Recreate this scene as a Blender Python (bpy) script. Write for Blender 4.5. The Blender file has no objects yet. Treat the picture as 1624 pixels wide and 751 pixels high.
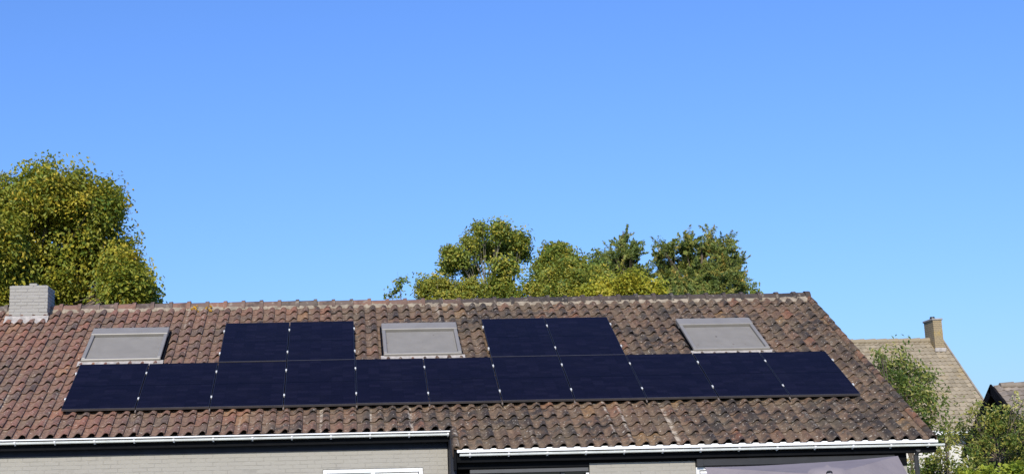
import bpy, math, random
import numpy as np
from mathutils import Matrix, Vector

random.seed(11)
RNG = np.random.default_rng(11)
scene = bpy.context.scene
COL = scene.collection
R = math.radians

# ------------------------------------------------------------------ camera
TH = R(30.0)                       # pitch of the big roof
SN, CN = math.sin(TH), math.cos(TH)
H0 = 3.441                         # height of the lower edge of the solar panels
FPX, PIT, ROL, CXP, YAW = 2223.5, 0.200, -0.024, 645.8, -0.046
CAM = np.array([4.457, -22.197, 1.60])


def cam_axes():
    ca, sa, cb, sb = math.cos(YAW), math.sin(YAW), math.cos(PIT), math.sin(PIT)
    right = np.array([ca, sa, 0.0])
    f0 = np.array([-sa, ca, 0.0])
    z = np.array([0, 0, 1.0])
    fwd = f0 * cb + z * sb
    up = -f0 * sb + z * cb
    cr, sr = math.cos(ROL), math.sin(ROL)
    return right * cr + up * sr, up * cr - right * sr, fwd


CR, CU, CF = cam_axes()
cam_data = bpy.data.cameras.new("camera")
cam = bpy.data.objects.new("camera", cam_data)
COL.objects.link(cam)
cam.matrix_world = Matrix((
    (CR[0], CU[0], -CF[0], CAM[0]), (CR[1], CU[1], -CF[1], CAM[1]),
    (CR[2], CU[2], -CF[2], CAM[2]), (0, 0, 0, 1)))
cam_data.sensor_width = 36.0
cam_data.lens = FPX / 1624 * 36.0
cam_data.shift_x = (812 - CXP) / 1624
cam_data.clip_end = 5000
scene.camera = cam


def at(px, py, Y):
    """the point of the place at depth Y that is seen along that sight line"""
    r = CF + CR * (px - CXP) / FPX - CU * (py - 375.5) / FPX
    t = (Y - CAM[1]) / r[1]
    return CAM + t * r


# ------------------------------------------------------------------ world, sun, exposure
SUN_EL, SUN_AZ = R(31), R(12)      # azimuth measured to the left of straight behind the viewer
world = bpy.data.worlds.new("World")
scene.world = world
world.use_nodes = True
wn = world.node_tree.nodes
wn.clear()
w_out = wn.new("ShaderNodeOutputWorld")
w_bg = wn.new("ShaderNodeBackground")
w_sky = wn.new("ShaderNodeTexSky")
w_sky.sky_type = 'NISHITA'
w_sky.sun_disc = False
w_sky.sun_elevation = SUN_EL
w_sky.sun_rotation = math.pi + SUN_AZ
w_sky.altitude = 0
w_sky.air_density = 1.5
w_sky.dust_density = 1.0
w_sky.ozone_density = 3.0
w_bg.inputs['Strength'].default_value = 0.13
w_mul = wn.new("ShaderNodeMix")
w_mul.data_type, w_mul.blend_type = 'RGBA', 'MULTIPLY'
w_mul.inputs[0].default_value = 1.0
w_mul.inputs[7].default_value = (0.47, 0.695, 1.25, 1)
world.node_tree.links.new(w_sky.outputs[0], w_mul.inputs[6])
world.node_tree.links.new(w_mul.outputs[2], w_bg.inputs[0])
world.node_tree.links.new(w_bg.outputs[0], w_out.inputs[0])

sun_data = bpy.data.lights.new("sun", 'SUN')
sun_data.energy = 4.2
sun_data.angle = R(0.5)
sun_data.color = (1.0, 0.925, 0.79)
sun = bpy.data.objects.new("sun", sun_data)
COL.objects.link(sun)
sdir = Vector((-math.sin(SUN_AZ) * math.cos(SUN_EL), -math.cos(SUN_AZ) * math.cos(SUN_EL), math.sin(SUN_EL)))
sun.rotation_euler = sdir.to_track_quat('Z', 'Y').to_euler()
sun.location = (0, -30, 30)

scene.view_settings.view_transform = 'Standard'
scene.view_settings.look = 'None'
scene.view_settings.gamma = 1
scene.view_settings.exposure = 0.2

# ------------------------------------------------------------------ material helpers


class NT:
    """small wrapper to write node trees briefly"""

    def __init__(self, name):
        self.m = bpy.data.materials.new(name)
        self.m.use_nodes = True
        self.t = self.m.node_tree
        self.b = self.t.nodes['Principled BSDF']
        self.out = self.t.nodes['Material Output']

    def n(self, typ, **kw):
        nd = self.t.nodes.new('ShaderNode' + typ)
        for k, v in kw.items():
            setattr(nd, k, v)
        return nd

    def l(self, a, b):
        self.t.links.new(a, b)

    def val(self, sock, v):
        if hasattr(v, 'is_linked') or hasattr(v, 'links'):
            self.l(v, sock)
        else:
            sock.default_value = v

    def math(self, op, a, b=None, clamp=False):
        nd = self.n('Math', operation=op, use_clamp=clamp)
        self.val(nd.inputs[0], a)
        if b is not None:
            self.val(nd.inputs[1], b)
        return nd.outputs[0]

    def mix(self, fac, a, b, mode='MIX'):
        nd = self.n('Mix', data_type='RGBA', blend_type=mode)
        self.val(nd.inputs[0], fac)
        for s, v in ((nd.inputs[6], a), (nd.inputs[7], b)):
            if isinstance(v, tuple):
                s.default_value = (*v, 1)
            else:
                self.l(v, s)
        return nd.outputs[2]

    def ramp(self, fac, stops, interp='LINEAR'):
        nd = self.n('ValToRGB')
        cr = nd.color_ramp
        cr.interpolation = interp
        while len(cr.elements) < len(stops):
            cr.elements.new(0.5)
        for e, (p, c) in zip(cr.elements, stops):
            e.position = p
            e.color = (*c, 1) if isinstance(c, tuple) else (c, c, c, 1)
        self.val(nd.inputs[0], fac)
        return nd.outputs[0]

    def noise(self, vec, scale, detail=3, rough=0.55):
        nd = self.n('TexNoise')
        nd.inputs['Scale'].default_value = scale
        nd.inputs['Detail'].default_value = detail
        nd.inputs['Roughness'].default_value = rough
        if vec is not None:
            self.l(vec, nd.inputs['Vector'])
        return nd.outputs[0]

    def mapping(self, vec, scale=(1, 1, 1), rot=(0, 0, 0), loc=(0, 0, 0)):
        nd = self.n('Mapping')
        nd.inputs['Scale'].default_value = scale
        nd.inputs['Rotation'].default_value = rot
        nd.inputs['Location'].default_value = loc
        self.l(vec, nd.inputs['Vector'])
        return nd.outputs[0]

    def bump(self, h, strength, dist):
        nd = self.n('Bump')
        nd.inputs['Strength'].default_value = strength
        nd.inputs['Distance'].default_value = dist
        self.l(h, nd.inputs['Height'])
        self.l(nd.outputs[0], self.b.inputs['Normal'])

    def pos(self):
        return self.n('NewGeometry').outputs['Position']

    def tint(self):
        """per piece value: a mesh attribute on joined pieces, a property on single ones"""
        a = self.n('Attribute', attribute_name='tint', attribute_type='GEOMETRY')
        b = self.n('Attribute', attribute_name='tint', attribute_type='OBJECT')
        return self.math('ADD', a.outputs['Fac'], b.outputs['Fac'])

    def set(self, color=None, rough=0.7, spec=0.3, metal=0.0):
        if color is not None:
            if isinstance(color, tuple):
                self.b.inputs['Base Color'].default_value = (*color, 1)
            else:
                self.l(color, self.b.inputs['Base Color'])
        self.val(self.b.inputs['Roughness'], rough)
        self.b.inputs['Specular IOR Level'].default_value = spec
        self.b.inputs['Metallic'].default_value = metal
        return self


def plain(name, col, rough=0.6, spec=0.3, metal=0.0, vary=0.12, scale=6.0, bump=0.0):
    t = NT(name)
    p = t.pos()
    nz = t.noise(p, scale, 4)
    lo = tuple(c * (1 - vary) for c in col)
    hi = tuple(min(1, c * (1 + vary)) for c in col)
    t.set(t.ramp(nz, [(0.3, lo), (0.7, hi)]), rough, spec, metal)
    if bump:
        t.bump(t.noise(p, scale * 12, 3), bump, 0.004)
    return t.m


XS = 6.06                               # step in the eaves
X0 = 6.055
TW = (13.345 - X0) / 35                 # cover width of one tile


def m_tile():
    t = NT('roof_tile_clay')
    p = t.pos()
    tint = t.tint()
    sep = t.n('SeparateXYZ')
    t.l(p, sep.inputs[0])
    # left part of the roof is redder, right part is browner and more overgrown
    gx = t.n('MapRange')
    gx.inputs['From Min'].default_value = 0.5
    gx.inputs['From Max'].default_value = 6.5
    t.l(sep.outputs['X'], gx.inputs['Value'])
    gx = gx.outputs[0]
    red = t.ramp(tint, [(0.0, (0.120, 0.080, 0.066)), (0.22, (0.170, 0.098, 0.074)), (0.5, (0.215, 0.110, 0.080)),
                        (0.78, (0.255, 0.115, 0.080)), (0.93, (0.31, 0.128, 0.080)), (1.0, (0.33, 0.165, 0.09))])
    brn = t.ramp(tint, [(0.0, (0.042, 0.032, 0.027)), (0.25, (0.086, 0.057, 0.039)), (0.55, (0.137, 0.084, 0.053)),
                        (0.82, (0.170, 0.093, 0.057)), (0.94, (0.215, 0.092, 0.052)), (1.0, (0.23, 0.132, 0.058))])
    col = t.mix(gx, red, brn)
    # dust and lichen settle in the troughs, the rolls stay bare and go dark
    uu = t.math('FRACT', t.math('DIVIDE', t.math('SUBTRACT', sep.outputs['X'], X0), TW))
    roll = t.ramp(uu, [(0.0, 0.25), (0.18, 0.0), (0.42, 0.0), (0.68, 1.0), (0.96, 1.0), (1.0, 0.3)])
    dust = t.math('MULTIPLY', t.math('SUBTRACT', 1.0, roll), t.math('MULTIPLY', t.noise(p, 4.0, 4, 0.65), 1.25, clamp=True))
    col = t.mix(t.math('MULTIPLY', dust, 0.52), col, (0.235, 0.168, 0.106))
    mott = t.noise(p, 17.0, 5, 0.7)
    col = t.mix(t.ramp(mott, [(0.36, 0.85), (0.52, 0.0)]), col, t.mix(0.62, col, (0.045, 0.036, 0.033)))
    col = t.mix(t.ramp(mott, [(0.55, 0.0), (0.68, 0.5)]), col, (0.29, 0.205, 0.135))
    # dark algae blotches
    nb = t.noise(p, 7.0, 4, 0.6)
    nb2 = t.noise(p, 1.1, 2)
    alg = t.math('ADD', t.math('MULTIPLY', nb, 0.75), t.math('MULTIPLY', nb2, 0.45))
    thr = t.math('SUBTRACT', t.math('SUBTRACT', 0.715, t.math('MULTIPLY', gx, 0.105)), t.math('MULTIPLY', roll, 0.04))
    blot = t.math('MULTIPLY', t.math('SUBTRACT', alg, thr), 9.0, clamp=True)
    col = t.mix(t.math('MULTIPLY', blot, 0.86), col, (0.036, 0.031, 0.028))
    # moss and pale dust film
    film = t.math('MULTIPLY', t.math('SUBTRACT', t.noise(p, 2.3, 4, 0.65), 0.47), 3.5, clamp=True)
    col = t.mix(t.math('MULTIPLY', film, 0.42), col, (0.215, 0.168, 0.105))
    # pale lichen spots
    sp = t.math('MULTIPLY', t.math('SUBTRACT', t.noise(p, 26.0, 2, 0.5), 0.645), 16.0, clamp=True)
    col = t.mix(t.math('MULTIPLY', sp, 0.8), col, (0.50, 0.44, 0.35))
    # washed out lime runs down the slope
    rm = t.mapping(p, rot=(-TH, 0, 0))
    rm = t.mapping(rm, scale=(6.5, 0.16, 0.0), loc=(0.37, 0.2, 0))
    run = t.math('MULTIPLY', t.math('SUBTRACT', t.noise(rm, 1.0, 1), 0.66), 14.0, clamp=True)
    brk = t.math('MULTIPLY', t.math('SUBTRACT', t.noise(p, 13.0, 3), 0.42), 5.0, clamp=True)
    col = t.mix(t.math('MULTIPLY', t.math('MULTIPLY', run, brk), 0.75), col, (0.52, 0.45, 0.35))
    # rare yellow lichen
    yl = t.math('MULTIPLY', t.math('SUBTRACT', t.noise(t.mapping(p, loc=(7, 3, 1)), 5.0, 2), 0.765), 14.0, clamp=True)
    col = t.mix(t.math('MULTIPLY', yl, 0.7), col, (0.36, 0.26, 0.07))
    t.set(col, 0.82, 0.22)
    t.bump(t.noise(p, 70.0, 4, 0.65), 0.45, 0.006)
    return t.m


def m_far_tile():
    t = NT('far_roof_tile')
    p = t.pos()
    tint = t.tint()
    col = t.ramp(tint, [(0, (0.235, 0.195, 0.132)), (0.5, (0.29, 0.24, 0.165)), (1, (0.345, 0.285, 0.195))])
    f = t.math('MULTIPLY', t.math('SUBTRACT', t.noise(p, 0.6, 4), 0.5), 3, clamp=True)
    col = t.mix(t.math('MULTIPLY', f, 0.4), col, (0.27, 0.225, 0.155))
    yl = t.math('MULTIPLY', t.math('SUBTRACT', t.noise(p, 1.3, 5, 0.7), 0.56), 8, clamp=True)
    col = t.mix(t.math('MULTIPLY', yl, 0.4), col, (0.34, 0.23, 0.06))
    t.set(col, 0.85, 0.2)
    t.bump(t.noise(p, 30, 3), 0.4, 0.01)
    return t.m


def m_shed_tile():
    t = NT('shed_roof_tile')
    p = t.pos()
    col = t.ramp(t.tint(), [(0, (0.18, 0.15, 0.12)), (1, (0.31, 0.255, 0.20))])
    f = t.math('MULTIPLY', t.math('SUBTRACT', t.noise(p, 2.5, 4), 0.52), 6, clamp=True)
    col = t.mix(t.math('MULTIPLY', f, 0.6), col, (0.07, 0.06, 0.055))
    t.set(col, 0.85, 0.2)
    return t.m


def m_painted_brick(name, base, dirt):
    t = NT(name)
    p = t.pos()
    tint = t.tint()
    col = t.mix(t.math('MULTIPLY', t.noise(p, 2.0, 4, 0.65), 0.7, clamp=True), base, dirt)
    col = t.mix(t.math('MULTIPLY', tint, 0.16), col, (0.30, 0.28, 0.26))
    sp = t.math('MULTIPLY', t.math('SUBTRACT', t.noise(p, 45, 3), 0.64), 8, clamp=True)
    col = t.mix(t.math('MULTIPLY', sp, 0.35), col, (0.22, 0.20, 0.18))
    t.set(col, 0.75, 0.25)
    t.bump(t.noise(p, 60, 4, 0.7), 0.5, 0.005)
    return t.m


def m_raw_brick():
    t = NT('weathered_chimney_brick')
    p = t.pos()
    col = t.ramp(t.tint(), [(0, (0.22, 0.17, 0.11)), (0.6, (0.32, 0.25, 0.15)), (1, (0.36, 0.28, 0.17))])
    yl = t.math('MULTIPLY', t.math('SUBTRACT', t.noise(p, 3.0, 4), 0.53), 8, clamp=True)
    col = t.mix(t.math('MULTIPLY', yl, 0.45), col, (0.42, 0.29, 0.07))
    t.set(col, 0.85, 0.2)
    t.bump(t.noise(p, 40, 4), 0.4, 0.006)
    return t.m


def m_glass_cells():
    """black photovoltaic laminate: cells printed under dark glass"""
    t = NT('solar_cell_glass')
    uv = t.n('TexCoord').outputs['Object']          # metres from the lower left corner of the panel
    sep = t.n('SeparateXYZ')
    t.l(uv, sep.inputs[0])
    X, Y = sep.outputs[0], sep.outputs[1]

    def line(v, pitch, off, w):
        a = t.math('FRACT', t.math('DIVIDE', t.math('SUBTRACT', v, off), pitch))
        d = t.math('ABSOLUTE', t.math('SUBTRACT', a, 0.5))
        return t.math('GREATER_THAN', d, 0.5 - w / pitch / 2)
    cx = line(X, 0.1817, 0.022, 0.006)
    cy = line(Y, 0.0839, 0.022, 0.004)
    mid = t.math('LESS_THAN', t.math('ABSOLUTE', t.math('SUBTRACT', Y, 0.861)), 0.012)
    grid = t.math('MAXIMUM', t.math('MULTIPLY', t.math('MAXIMUM', cx, cy), 0.45), mid)
    cell = t.n('TexWhiteNoise', noise_dimensions='2D')
    cv = t.n('CombineXYZ')
    t.l(t.math('FLOOR', t.math('DIVIDE', t.math('SUBTRACT', X, 0.022), 0.1817)), cv.inputs[0])
    t.l(t.math('FLOOR', t.math('DIVIDE', t.math('SUBTRACT', Y, 0.022), 0.0839)), cv.inputs[1])
    oi = t.n('ObjectInfo')
    ad = t.n('VectorMath', operation='ADD')
    sc = t.n('VectorMath', operation='SCALE')
    t.l(oi.outputs['Location'], sc.inputs[0])
    sc.inputs['Scale'].default_value = 3.0
    t.l(cv.outputs[0], ad.inputs[0])
    t.l(sc.outputs[0], ad.inputs[1])
    t.l(ad.outputs[0], cell.inputs['Vector'])
    col = t.ramp(cell.outputs['Value'], [(0, (0.0044, 0.0039, 0.0100)), (0.7, (0.0056, 0.0049, 0.0125)), (1, (0.0078, 0.0068, 0.0160))])
    col = t.mix(grid, col, (0.0020, 0.0020, 0.005))
    streak = t.math('MULTIPLY', t.math('SUBTRACT', t.noise(t.mapping(t.pos(), scale=(1.3, 2.6, 2.6)), 1.4, 4, 0.65), 0.45), 2.0, clamp=True)
    col = t.mix(t.math('MULTIPLY', streak, 0.10), col, (0.045, 0.04, 0.055))
    rg = t.math('ADD', 0.2, t.math('MULTIPLY', streak, 0.12))
    t.set(col, rg, 0.13)
    t.b.inputs['IOR'].default_value = 1.3
    return t.m


def m_leaf(name, stops, transl=0.35, rough=0.55):
    t = NT(name)
    tint = t.tint()
    col = t.ramp(tint, stops)
    t.set(col, rough, 0.4)
    tr = t.n('BsdfTranslucent')
    t.l(t.mix(0.5, col, (0.42, 0.40, 0.05)), tr.inputs['Color'])
    mx = t.n('MixShader')
    mx.inputs[0].default_value = transl
    t.l(t.b.outputs[0], mx.inputs[1])
    t.l(tr.outputs[0], mx.inputs[2])
    t.l(mx.outputs[0], t.out.inputs['Surface'])
    return t.m


def m_fabric():
    t = NT('grey_canvas')
    p = t.pos()
    col = t.ramp(t.noise(p, 1.6, 5, 0.6), [(0.3, (0.225, 0.196, 0.203)), (0.7, (0.275, 0.238, 0.240))])
    t.set(col, 0.9, 0.1)
    t.bump(t.noise(t.mapping(p, scale=(1, 1, 2)), 5, 4), 0.5, 0.03)
    tr = t.n('BsdfTranslucent')
    tr.inputs['Color'].default_value = (0.3, 0.29, 0.36, 1)
    mx = t.n('MixShader')
    mx.inputs[0].default_value = 0.06
    t.l(t.b.outputs[0], mx.inputs[1])
    t.l(tr.outputs[0], mx.inputs[2])
    t.l(mx.outputs[0], t.out.inputs['Surface'])
    return t.m


M = dict(
    tile=m_tile(),
    far_tile=m_far_tile(), shed_tile=m_shed_tile(),
    mortar=plain('ridge_mortar', (0.27, 0.225, 0.17), 0.9, 0.15, vary=0.35, scale=9, bump=0.6),
    deck=plain('roof_underlay', (0.035, 0.030, 0.028), 0.9),
    back_tile=plain('back_roof_clay', (0.14, 0.09, 0.07), 0.85, vary=0.3),
    wall_brick=m_painted_brick('painted_wall_brick', (0.345, 0.325, 0.28), (0.29, 0.272, 0.238)),
    wall_joint=plain('painted_wall_joint', (0.30, 0.282, 0.246), 0.85, vary=0.15, scale=10),
    chim_brick=m_painted_brick('painted_chimney_brick', (0.345, 0.326, 0.292), (0.262, 0.25, 0.225)),
    chim_joint=plain('painted_chimney_joint', (0.30, 0.285, 0.27), 0.9, vary=0.2, scale=10),
    raw_brick=m_raw_brick(),
    raw_joint=plain('old_mortar', (0.27, 0.23, 0.18), 0.9, vary=0.2),
    lead=plain('whitish_flashing', (0.37, 0.335, 0.30), 0.75, vary=0.25, scale=14, bump=0.5),
    white=plain('white_paint', (0.76, 0.76, 0.75), 0.45, 0.4, vary=0.05, scale=5),
    zinc=plain('pale_zinc', (0.66, 0.68, 0.64), 0.42, 0.4, vary=0.1, scale=7),
    black=plain('shaded_black_board', (0.004, 0.0045, 0.006), 0.7, 0.08, vary=0.25),  # black paint, darkened further to hold the gutter's shadow under the eaves
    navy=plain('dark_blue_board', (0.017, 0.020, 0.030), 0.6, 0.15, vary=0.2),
    dgrey=plain('dark_grey_metal', (0.022, 0.022, 0.024), 0.5, 0.4, vary=0.15),
    mgrey=plain('mid_grey_metal', (0.075, 0.075, 0.078), 0.5, 0.4, vary=0.1),
    glass=NT('dark_window_glass').set((0.01, 0.012, 0.015), 0.06, 0.5).m,
    frame_edge=plain('sunlit_anodised_edge', (0.060, 0.054, 0.055), 0.35, 0.4, vary=0.15),  # same metal as the frame, sun on the lower edge put into the colour
    frame=plain('black_anodised_frame', (0.012, 0.011, 0.014), 0.35, 0.4, vary=0.15),
    rail=plain('brownish_rail', (0.16, 0.13, 0.11), 0.6, 0.4, vary=0.2),
    clamp=plain('bright_aluminium', (0.58, 0.58, 0.57), 0.4, 0.5, vary=0.05),
    cells=m_glass_cells(),
    cover=plain('grey_cover_metal', (0.222, 0.205, 0.181), 0.42, 0.4, vary=0.07, scale=3),
    shutter=plain('grey_shutter_slat', (0.192, 0.178, 0.158), 0.55, 0.3, vary=0.08, scale=4),
    bark=plain('bark', (0.13, 0.105, 0.08), 0.9, 0.1, vary=0.35, scale=8, bump=0.6),
    pale_bark=plain('pale_bark', (0.24, 0.21, 0.16), 0.9, 0.1, vary=0.3, scale=8, bump=0.5),
    fabric=m_fabric(),
    stone=plain('concrete_base', (0.3, 0.29, 0.28), 0.9, 0.2, vary=0.15, bump=0.4),
    lichen=plain('yellow_lichen', (0.42, 0.24, 0.035), 0.95, 0.1, vary=0.3, scale=20, bump=0.6),
    far_wall=plain('cream_render', (0.62, 0.60, 0.55), 0.85, 0.2, vary=0.08),
    timber=plain('black_stained_timber', (0.007, 0.0065, 0.008), 0.85, 0.08, vary=0.3),
    leaf_maple=m_leaf('leaf_maple', [(0.0, (0.072, 0.145, 0.021)), (0.4, (0.250, 0.283, 0.033)), (0.75, (0.483, 0.407, 0.041)), (1.0, (0.600, 0.414, 0.046))]),
    leaf_ash=m_leaf('leaf_ash', [(0.0, (0.071, 0.145, 0.027)), (0.45, (0.231, 0.283, 0.046)), (0.8, (0.444, 0.394, 0.057)), (1.0, (0.600, 0.469, 0.069))]),
    leaf_yellow=m_leaf('leaf_yellow', [(0.0, (0.181, 0.254, 0.026)), (0.5, (0.386, 0.382, 0.035)), (1.0, (0.600, 0.474, 0.048))]),
    leaf_grey=m_leaf('leaf_grey', [(0.0, (0.039, 0.091, 0.019)), (0.5, (0.157, 0.214, 0.043)), (0.85, (0.359, 0.343, 0.090)), (1.0, (0.568, 0.480, 0.216))]),
    leaf_hedge=m_leaf('leaf_hedge', [(0.0, (0.030, 0.074, 0.013)), (0.45, (0.156, 0.206, 0.034)), (0.8, (0.430, 0.378, 0.079)), (1.0, (0.600, 0.592, 0.277))]),
    leaf_lime=m_leaf('leaf_lime', [(0.0, (0.148, 0.250, 0.027)), (1.0, (0.420, 0.449, 0.046))], 0.4),
    needle=m_leaf('needle', [(0.0, (0.059, 0.102, 0.029)), (0.5, (0.186, 0.242, 0.053)), (0.85, (0.390, 0.336, 0.074)), (1.0, (0.600, 0.374, 0.091))], 0.2),
    grass=plain('lawn_soil', (0.06, 0.09, 0.03), 0.95, 0.1, vary=0.4, scale=0.7),
    paving=plain('concrete_paving', (0.28, 0.265, 0.24), 0.9, 0.2, vary=0.2, scale=2),
)


# ------------------------------------------------------------------ mesh helpers
class MB:
    def __init__(self):
        self.v, self.f, self.sm = [], [], []

    def add(self, vs, fs, smooth=False):
        b = len(self.v)
        self.v += [tuple(p) for p in vs]
        self.f += [tuple(i + b for i in q) for q in fs]
        self.sm += [smooth] * len(fs)
        return self

    def box(self, lo, hi):
        (a, b, c), (d, e, f) = lo, hi
        vs = [(a, b, c), (d, b, c), (d, e, c), (a, e, c), (a, b, f), (d, b, f), (d, e, f), (a, e, f)]
        return self.add(vs, [(0, 3, 2, 1), (4, 5, 6, 7), (0, 1, 5, 4), (1, 2, 6, 5), (2, 3, 7, 6), (3, 0, 4, 7)])

    def hexa(self, p):
        """eight corners, bottom ring then top ring"""
        return self.add(p, [(0, 3, 2, 1), (4, 5, 6, 7), (0, 1, 5, 4), (1, 2, 6, 5), (2, 3, 7, 6), (3, 0, 4, 7)])

    def bevbox(self, lo, hi, b):
        (x0, y0, z0), (x1, y1, z1) = lo, hi
        vs, fs = [], []
        for (sx, x) in ((1, x0), (-1, x1)):
            pass
        c = [(x0, x1), (y0, y1), (z0, z1)]
        idx = {}
        for i in (0, 1):
            for j in (0, 1):
                for k in (0, 1):
                    for ax in range(3):
                        p = [c[0][i], c[1][j], c[2][k]]
                        ijk = (i, j, k)
                        for o in range(3):
                            if o != ax:
                                p[o] += b * (1 if ijk[o] == 0 else -1)
                        idx[(i, j, k, ax)] = len(vs)
                        vs.append(tuple(p))
        q = lambda a, i, j: [(i, j)]
        # main faces
        for ax in range(3):
            o = [d for d in range(3) if d != ax]
            for s in (0, 1):
                ring = []
                for (u, v) in ((0, 0), (1, 0), (1, 1), (0, 1)):
                    t = [0, 0, 0]
                    t[ax] = s
                    t[o[0]] = u
                    t[o[1]] = v
                    ring.append(idx[(t[0], t[1], t[2], ax)])
                fs.append(tuple(ring))
        # edges
        for ax in range(3):
            o = [d for d in range(3) if d != ax]
            for u in (0, 1):
                for v in (0, 1):
                    r = []
                    for (e, fc) in ((0, o[0]), (1, o[0]), (1, o[1]), (0, o[1])):
                        t = [0, 0, 0]
                        t[ax] = e
                        t[o[0]] = u
                        t[o[1]] = v
                        r.append(idx[(t[0], t[1], t[2], fc)])
                    fs.append(tuple(r))
        for i in (0, 1):
            for j in (0, 1):
                for k in (0, 1):
                    fs.append(tuple(idx[(i, j, k, a)] for a in range(3)))
        return self.add(vs, fs)

    def tube(self, path, radii, sides=8, cap=True):
        path = [np.array(p, float) for p in path]
        vs, fs = [], []
        for i, p in enumerate(path):
            d = path[min(i + 1, len(path) - 1)] - path[max(i - 1, 0)]
            d = d / (np.linalg.norm(d) + 1e-9)
            a = np.array([0, 0, 1.0]) if abs(d[2]) < 0.9 else np.array([1.0, 0, 0])
            u = np.cross(d, a)
            u /= np.linalg.norm(u)
            w = np.cross(d, u)
            for k in range(sides):
                an = 2 * math.pi * k / sides
                vs.append(p + radii[i] * (math.cos(an) * u + math.sin(an) * w))
        for i in range(len(path) - 1):
            for k in range(sides):
                k2 = (k + 1) % sides
                fs.append((i * sides + k, i * sides + k2, (i + 1) * sides + k2, (i + 1) * sides + k))
        self.add(vs, fs, True)
        if cap:
            self.add(vs[-sides:], [tuple(range(sides))])
            self.add(vs[:sides], [tuple(reversed(range(sides)))])
        return self

    def mesh(self, name, mat):
        me = bpy.data.meshes.new(name)
        me.from_pydata(self.v, [], self.f)
        me.polygons.foreach_set('use_smooth', self.sm)
        me.materials.append(mat)
        import bmesh
        bm = bmesh.new()
        bm.from_mesh(me)
        bmesh.ops.recalc_face_normals(bm, faces=bm.faces)
        bm.to_mesh(me)
        bm.free()
        me.update()
        return me

    def build(self, name, mat, parent=None):
        return link(name, self.mesh(name, mat), parent)


def link(name, me, parent=None, mw=None):
    o = bpy.data.objects.new(name, me)
    COL.objects.link(o)
    if parent is not None:
        o.parent = parent          # parents of world-placed parts stand at the origin or get an inverse
        o.matrix_parent_inverse = parent_inv(parent)
    if mw is not None:
        o.matrix_basis = mw
    return o


def world_of(o):
    m = o.matrix_basis
    if o.parent is not None:
        m = world_of(o.parent) @ o.matrix_parent_inverse @ m
    return m


def parent_inv(p):
    return world_of(p).inverted()


def tag(o, label=None, cat=None, group=None, kind=None):
    for k, v in (('label', label), ('category', cat), ('group', group), ('kind', kind)):
        if v:
            o[k] = v
    return o


def empty(name, loc, label=None, cat=None, group=None, mw=None):
    o = bpy.data.objects.new(name, None)
    COL.objects.link(o)
    o.empty_display_size = 0.3
    if mw is not None:
        o.matrix_basis = mw
    else:
        o.location = loc
    return tag(o, label, cat, group)


def RP(x, s, o):
    """roof frame: along the eaves, up the slope, off the slope"""
    return Vector((x, s * CN - o * SN, H0 + s * SN + o * CN))


def roof_matrix(x, s, o):
    return Matrix.Translation(RP(x, s, o)) @ Matrix.Rotation(TH, 4, 'X')


# ------------------------------------------------------------------ ground
g = MB()
g.add([(-900, -900, 0), (900, -900, 0), (900, 900, 0), (-900, 900, 0)], [(0, 1, 2, 3)])
tag(g.build('ground', M['grass']), kind='structure')
g = MB()
g.add([(-4, -7.5, 0.006), (14, -7.5, 0.006), (14, -0.9, 0.006), (-4, -0.9, 0.006)], [(0, 1, 2, 3)])
tag(g.build('terrace', M['paving']), kind='structure')

# ------------------------------------------------------------------ the house
XL, XR = -3.92, 13.35                   # left end of the modelled length, right verge
CO = 0.327                              # cover length of one course
S_EAVE, S_LOW, S_RIDGE = -0.77, -0.77 - 2 * CO, 4.46
O_T = -0.128                            # trough of the tiles below the panel plane

house = empty('house', (6.0, 3.9, 0), 'long low house with brown pantiled roof carrying solar panels and grey painted brick walls', 'house')
roof = MB()
# deck under the tiles, front slope in two pieces, back slope
for (x0, x1, s0) in ((XL, XS, S_EAVE + 0.06), (XS, XR - 0.05, S_LOW + 0.06)):
    a = [RP(x0, s0, O_T - 0.05), RP(x1, s0, O_T - 0.05), RP(x1, S_RIDGE + 0.08, O_T - 0.05), RP(x0, S_RIDGE + 0.08, O_T - 0.05)]
    b = [RP(x0, s0, O_T - 0.012), RP(x1, s0, O_T - 0.012), RP(x1, S_RIDGE + 0.08, O_T - 0.012), RP(x0, S_RIDGE + 0.08, O_T - 0.012)]
    roof.hexa(a + b)
YR = RP(0, S_RIDGE + 0.10, O_T).y
ZR = RP(0, S_RIDGE + 0.10, O_T).z
roof = roof.build('roof', M['deck'], house)
bk = MB()
bk.add([(XL, YR, ZR), (XR - 0.02, YR, ZR), (XR - 0.02, YR + 5.0, ZR - 5.0 * SN / CN), (XL, YR + 5.0, ZR - 5.0 * SN / CN),
        (XL, YR, ZR - .1), (XR - 0.02, YR, ZR - .1), (XR - 0.02, YR + 5.0, ZR - .1 - 5.0 * SN / CN), (XL, YR + 5.0, ZR - .1 - 5.0 * SN / CN)],
       [(0, 1, 2, 3), (4, 7, 6, 5), (0, 3, 7, 4), (1, 5, 6, 2), (2, 6, 7, 3)])
bk.build('back_slope', M['back_tile'], roof)


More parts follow.
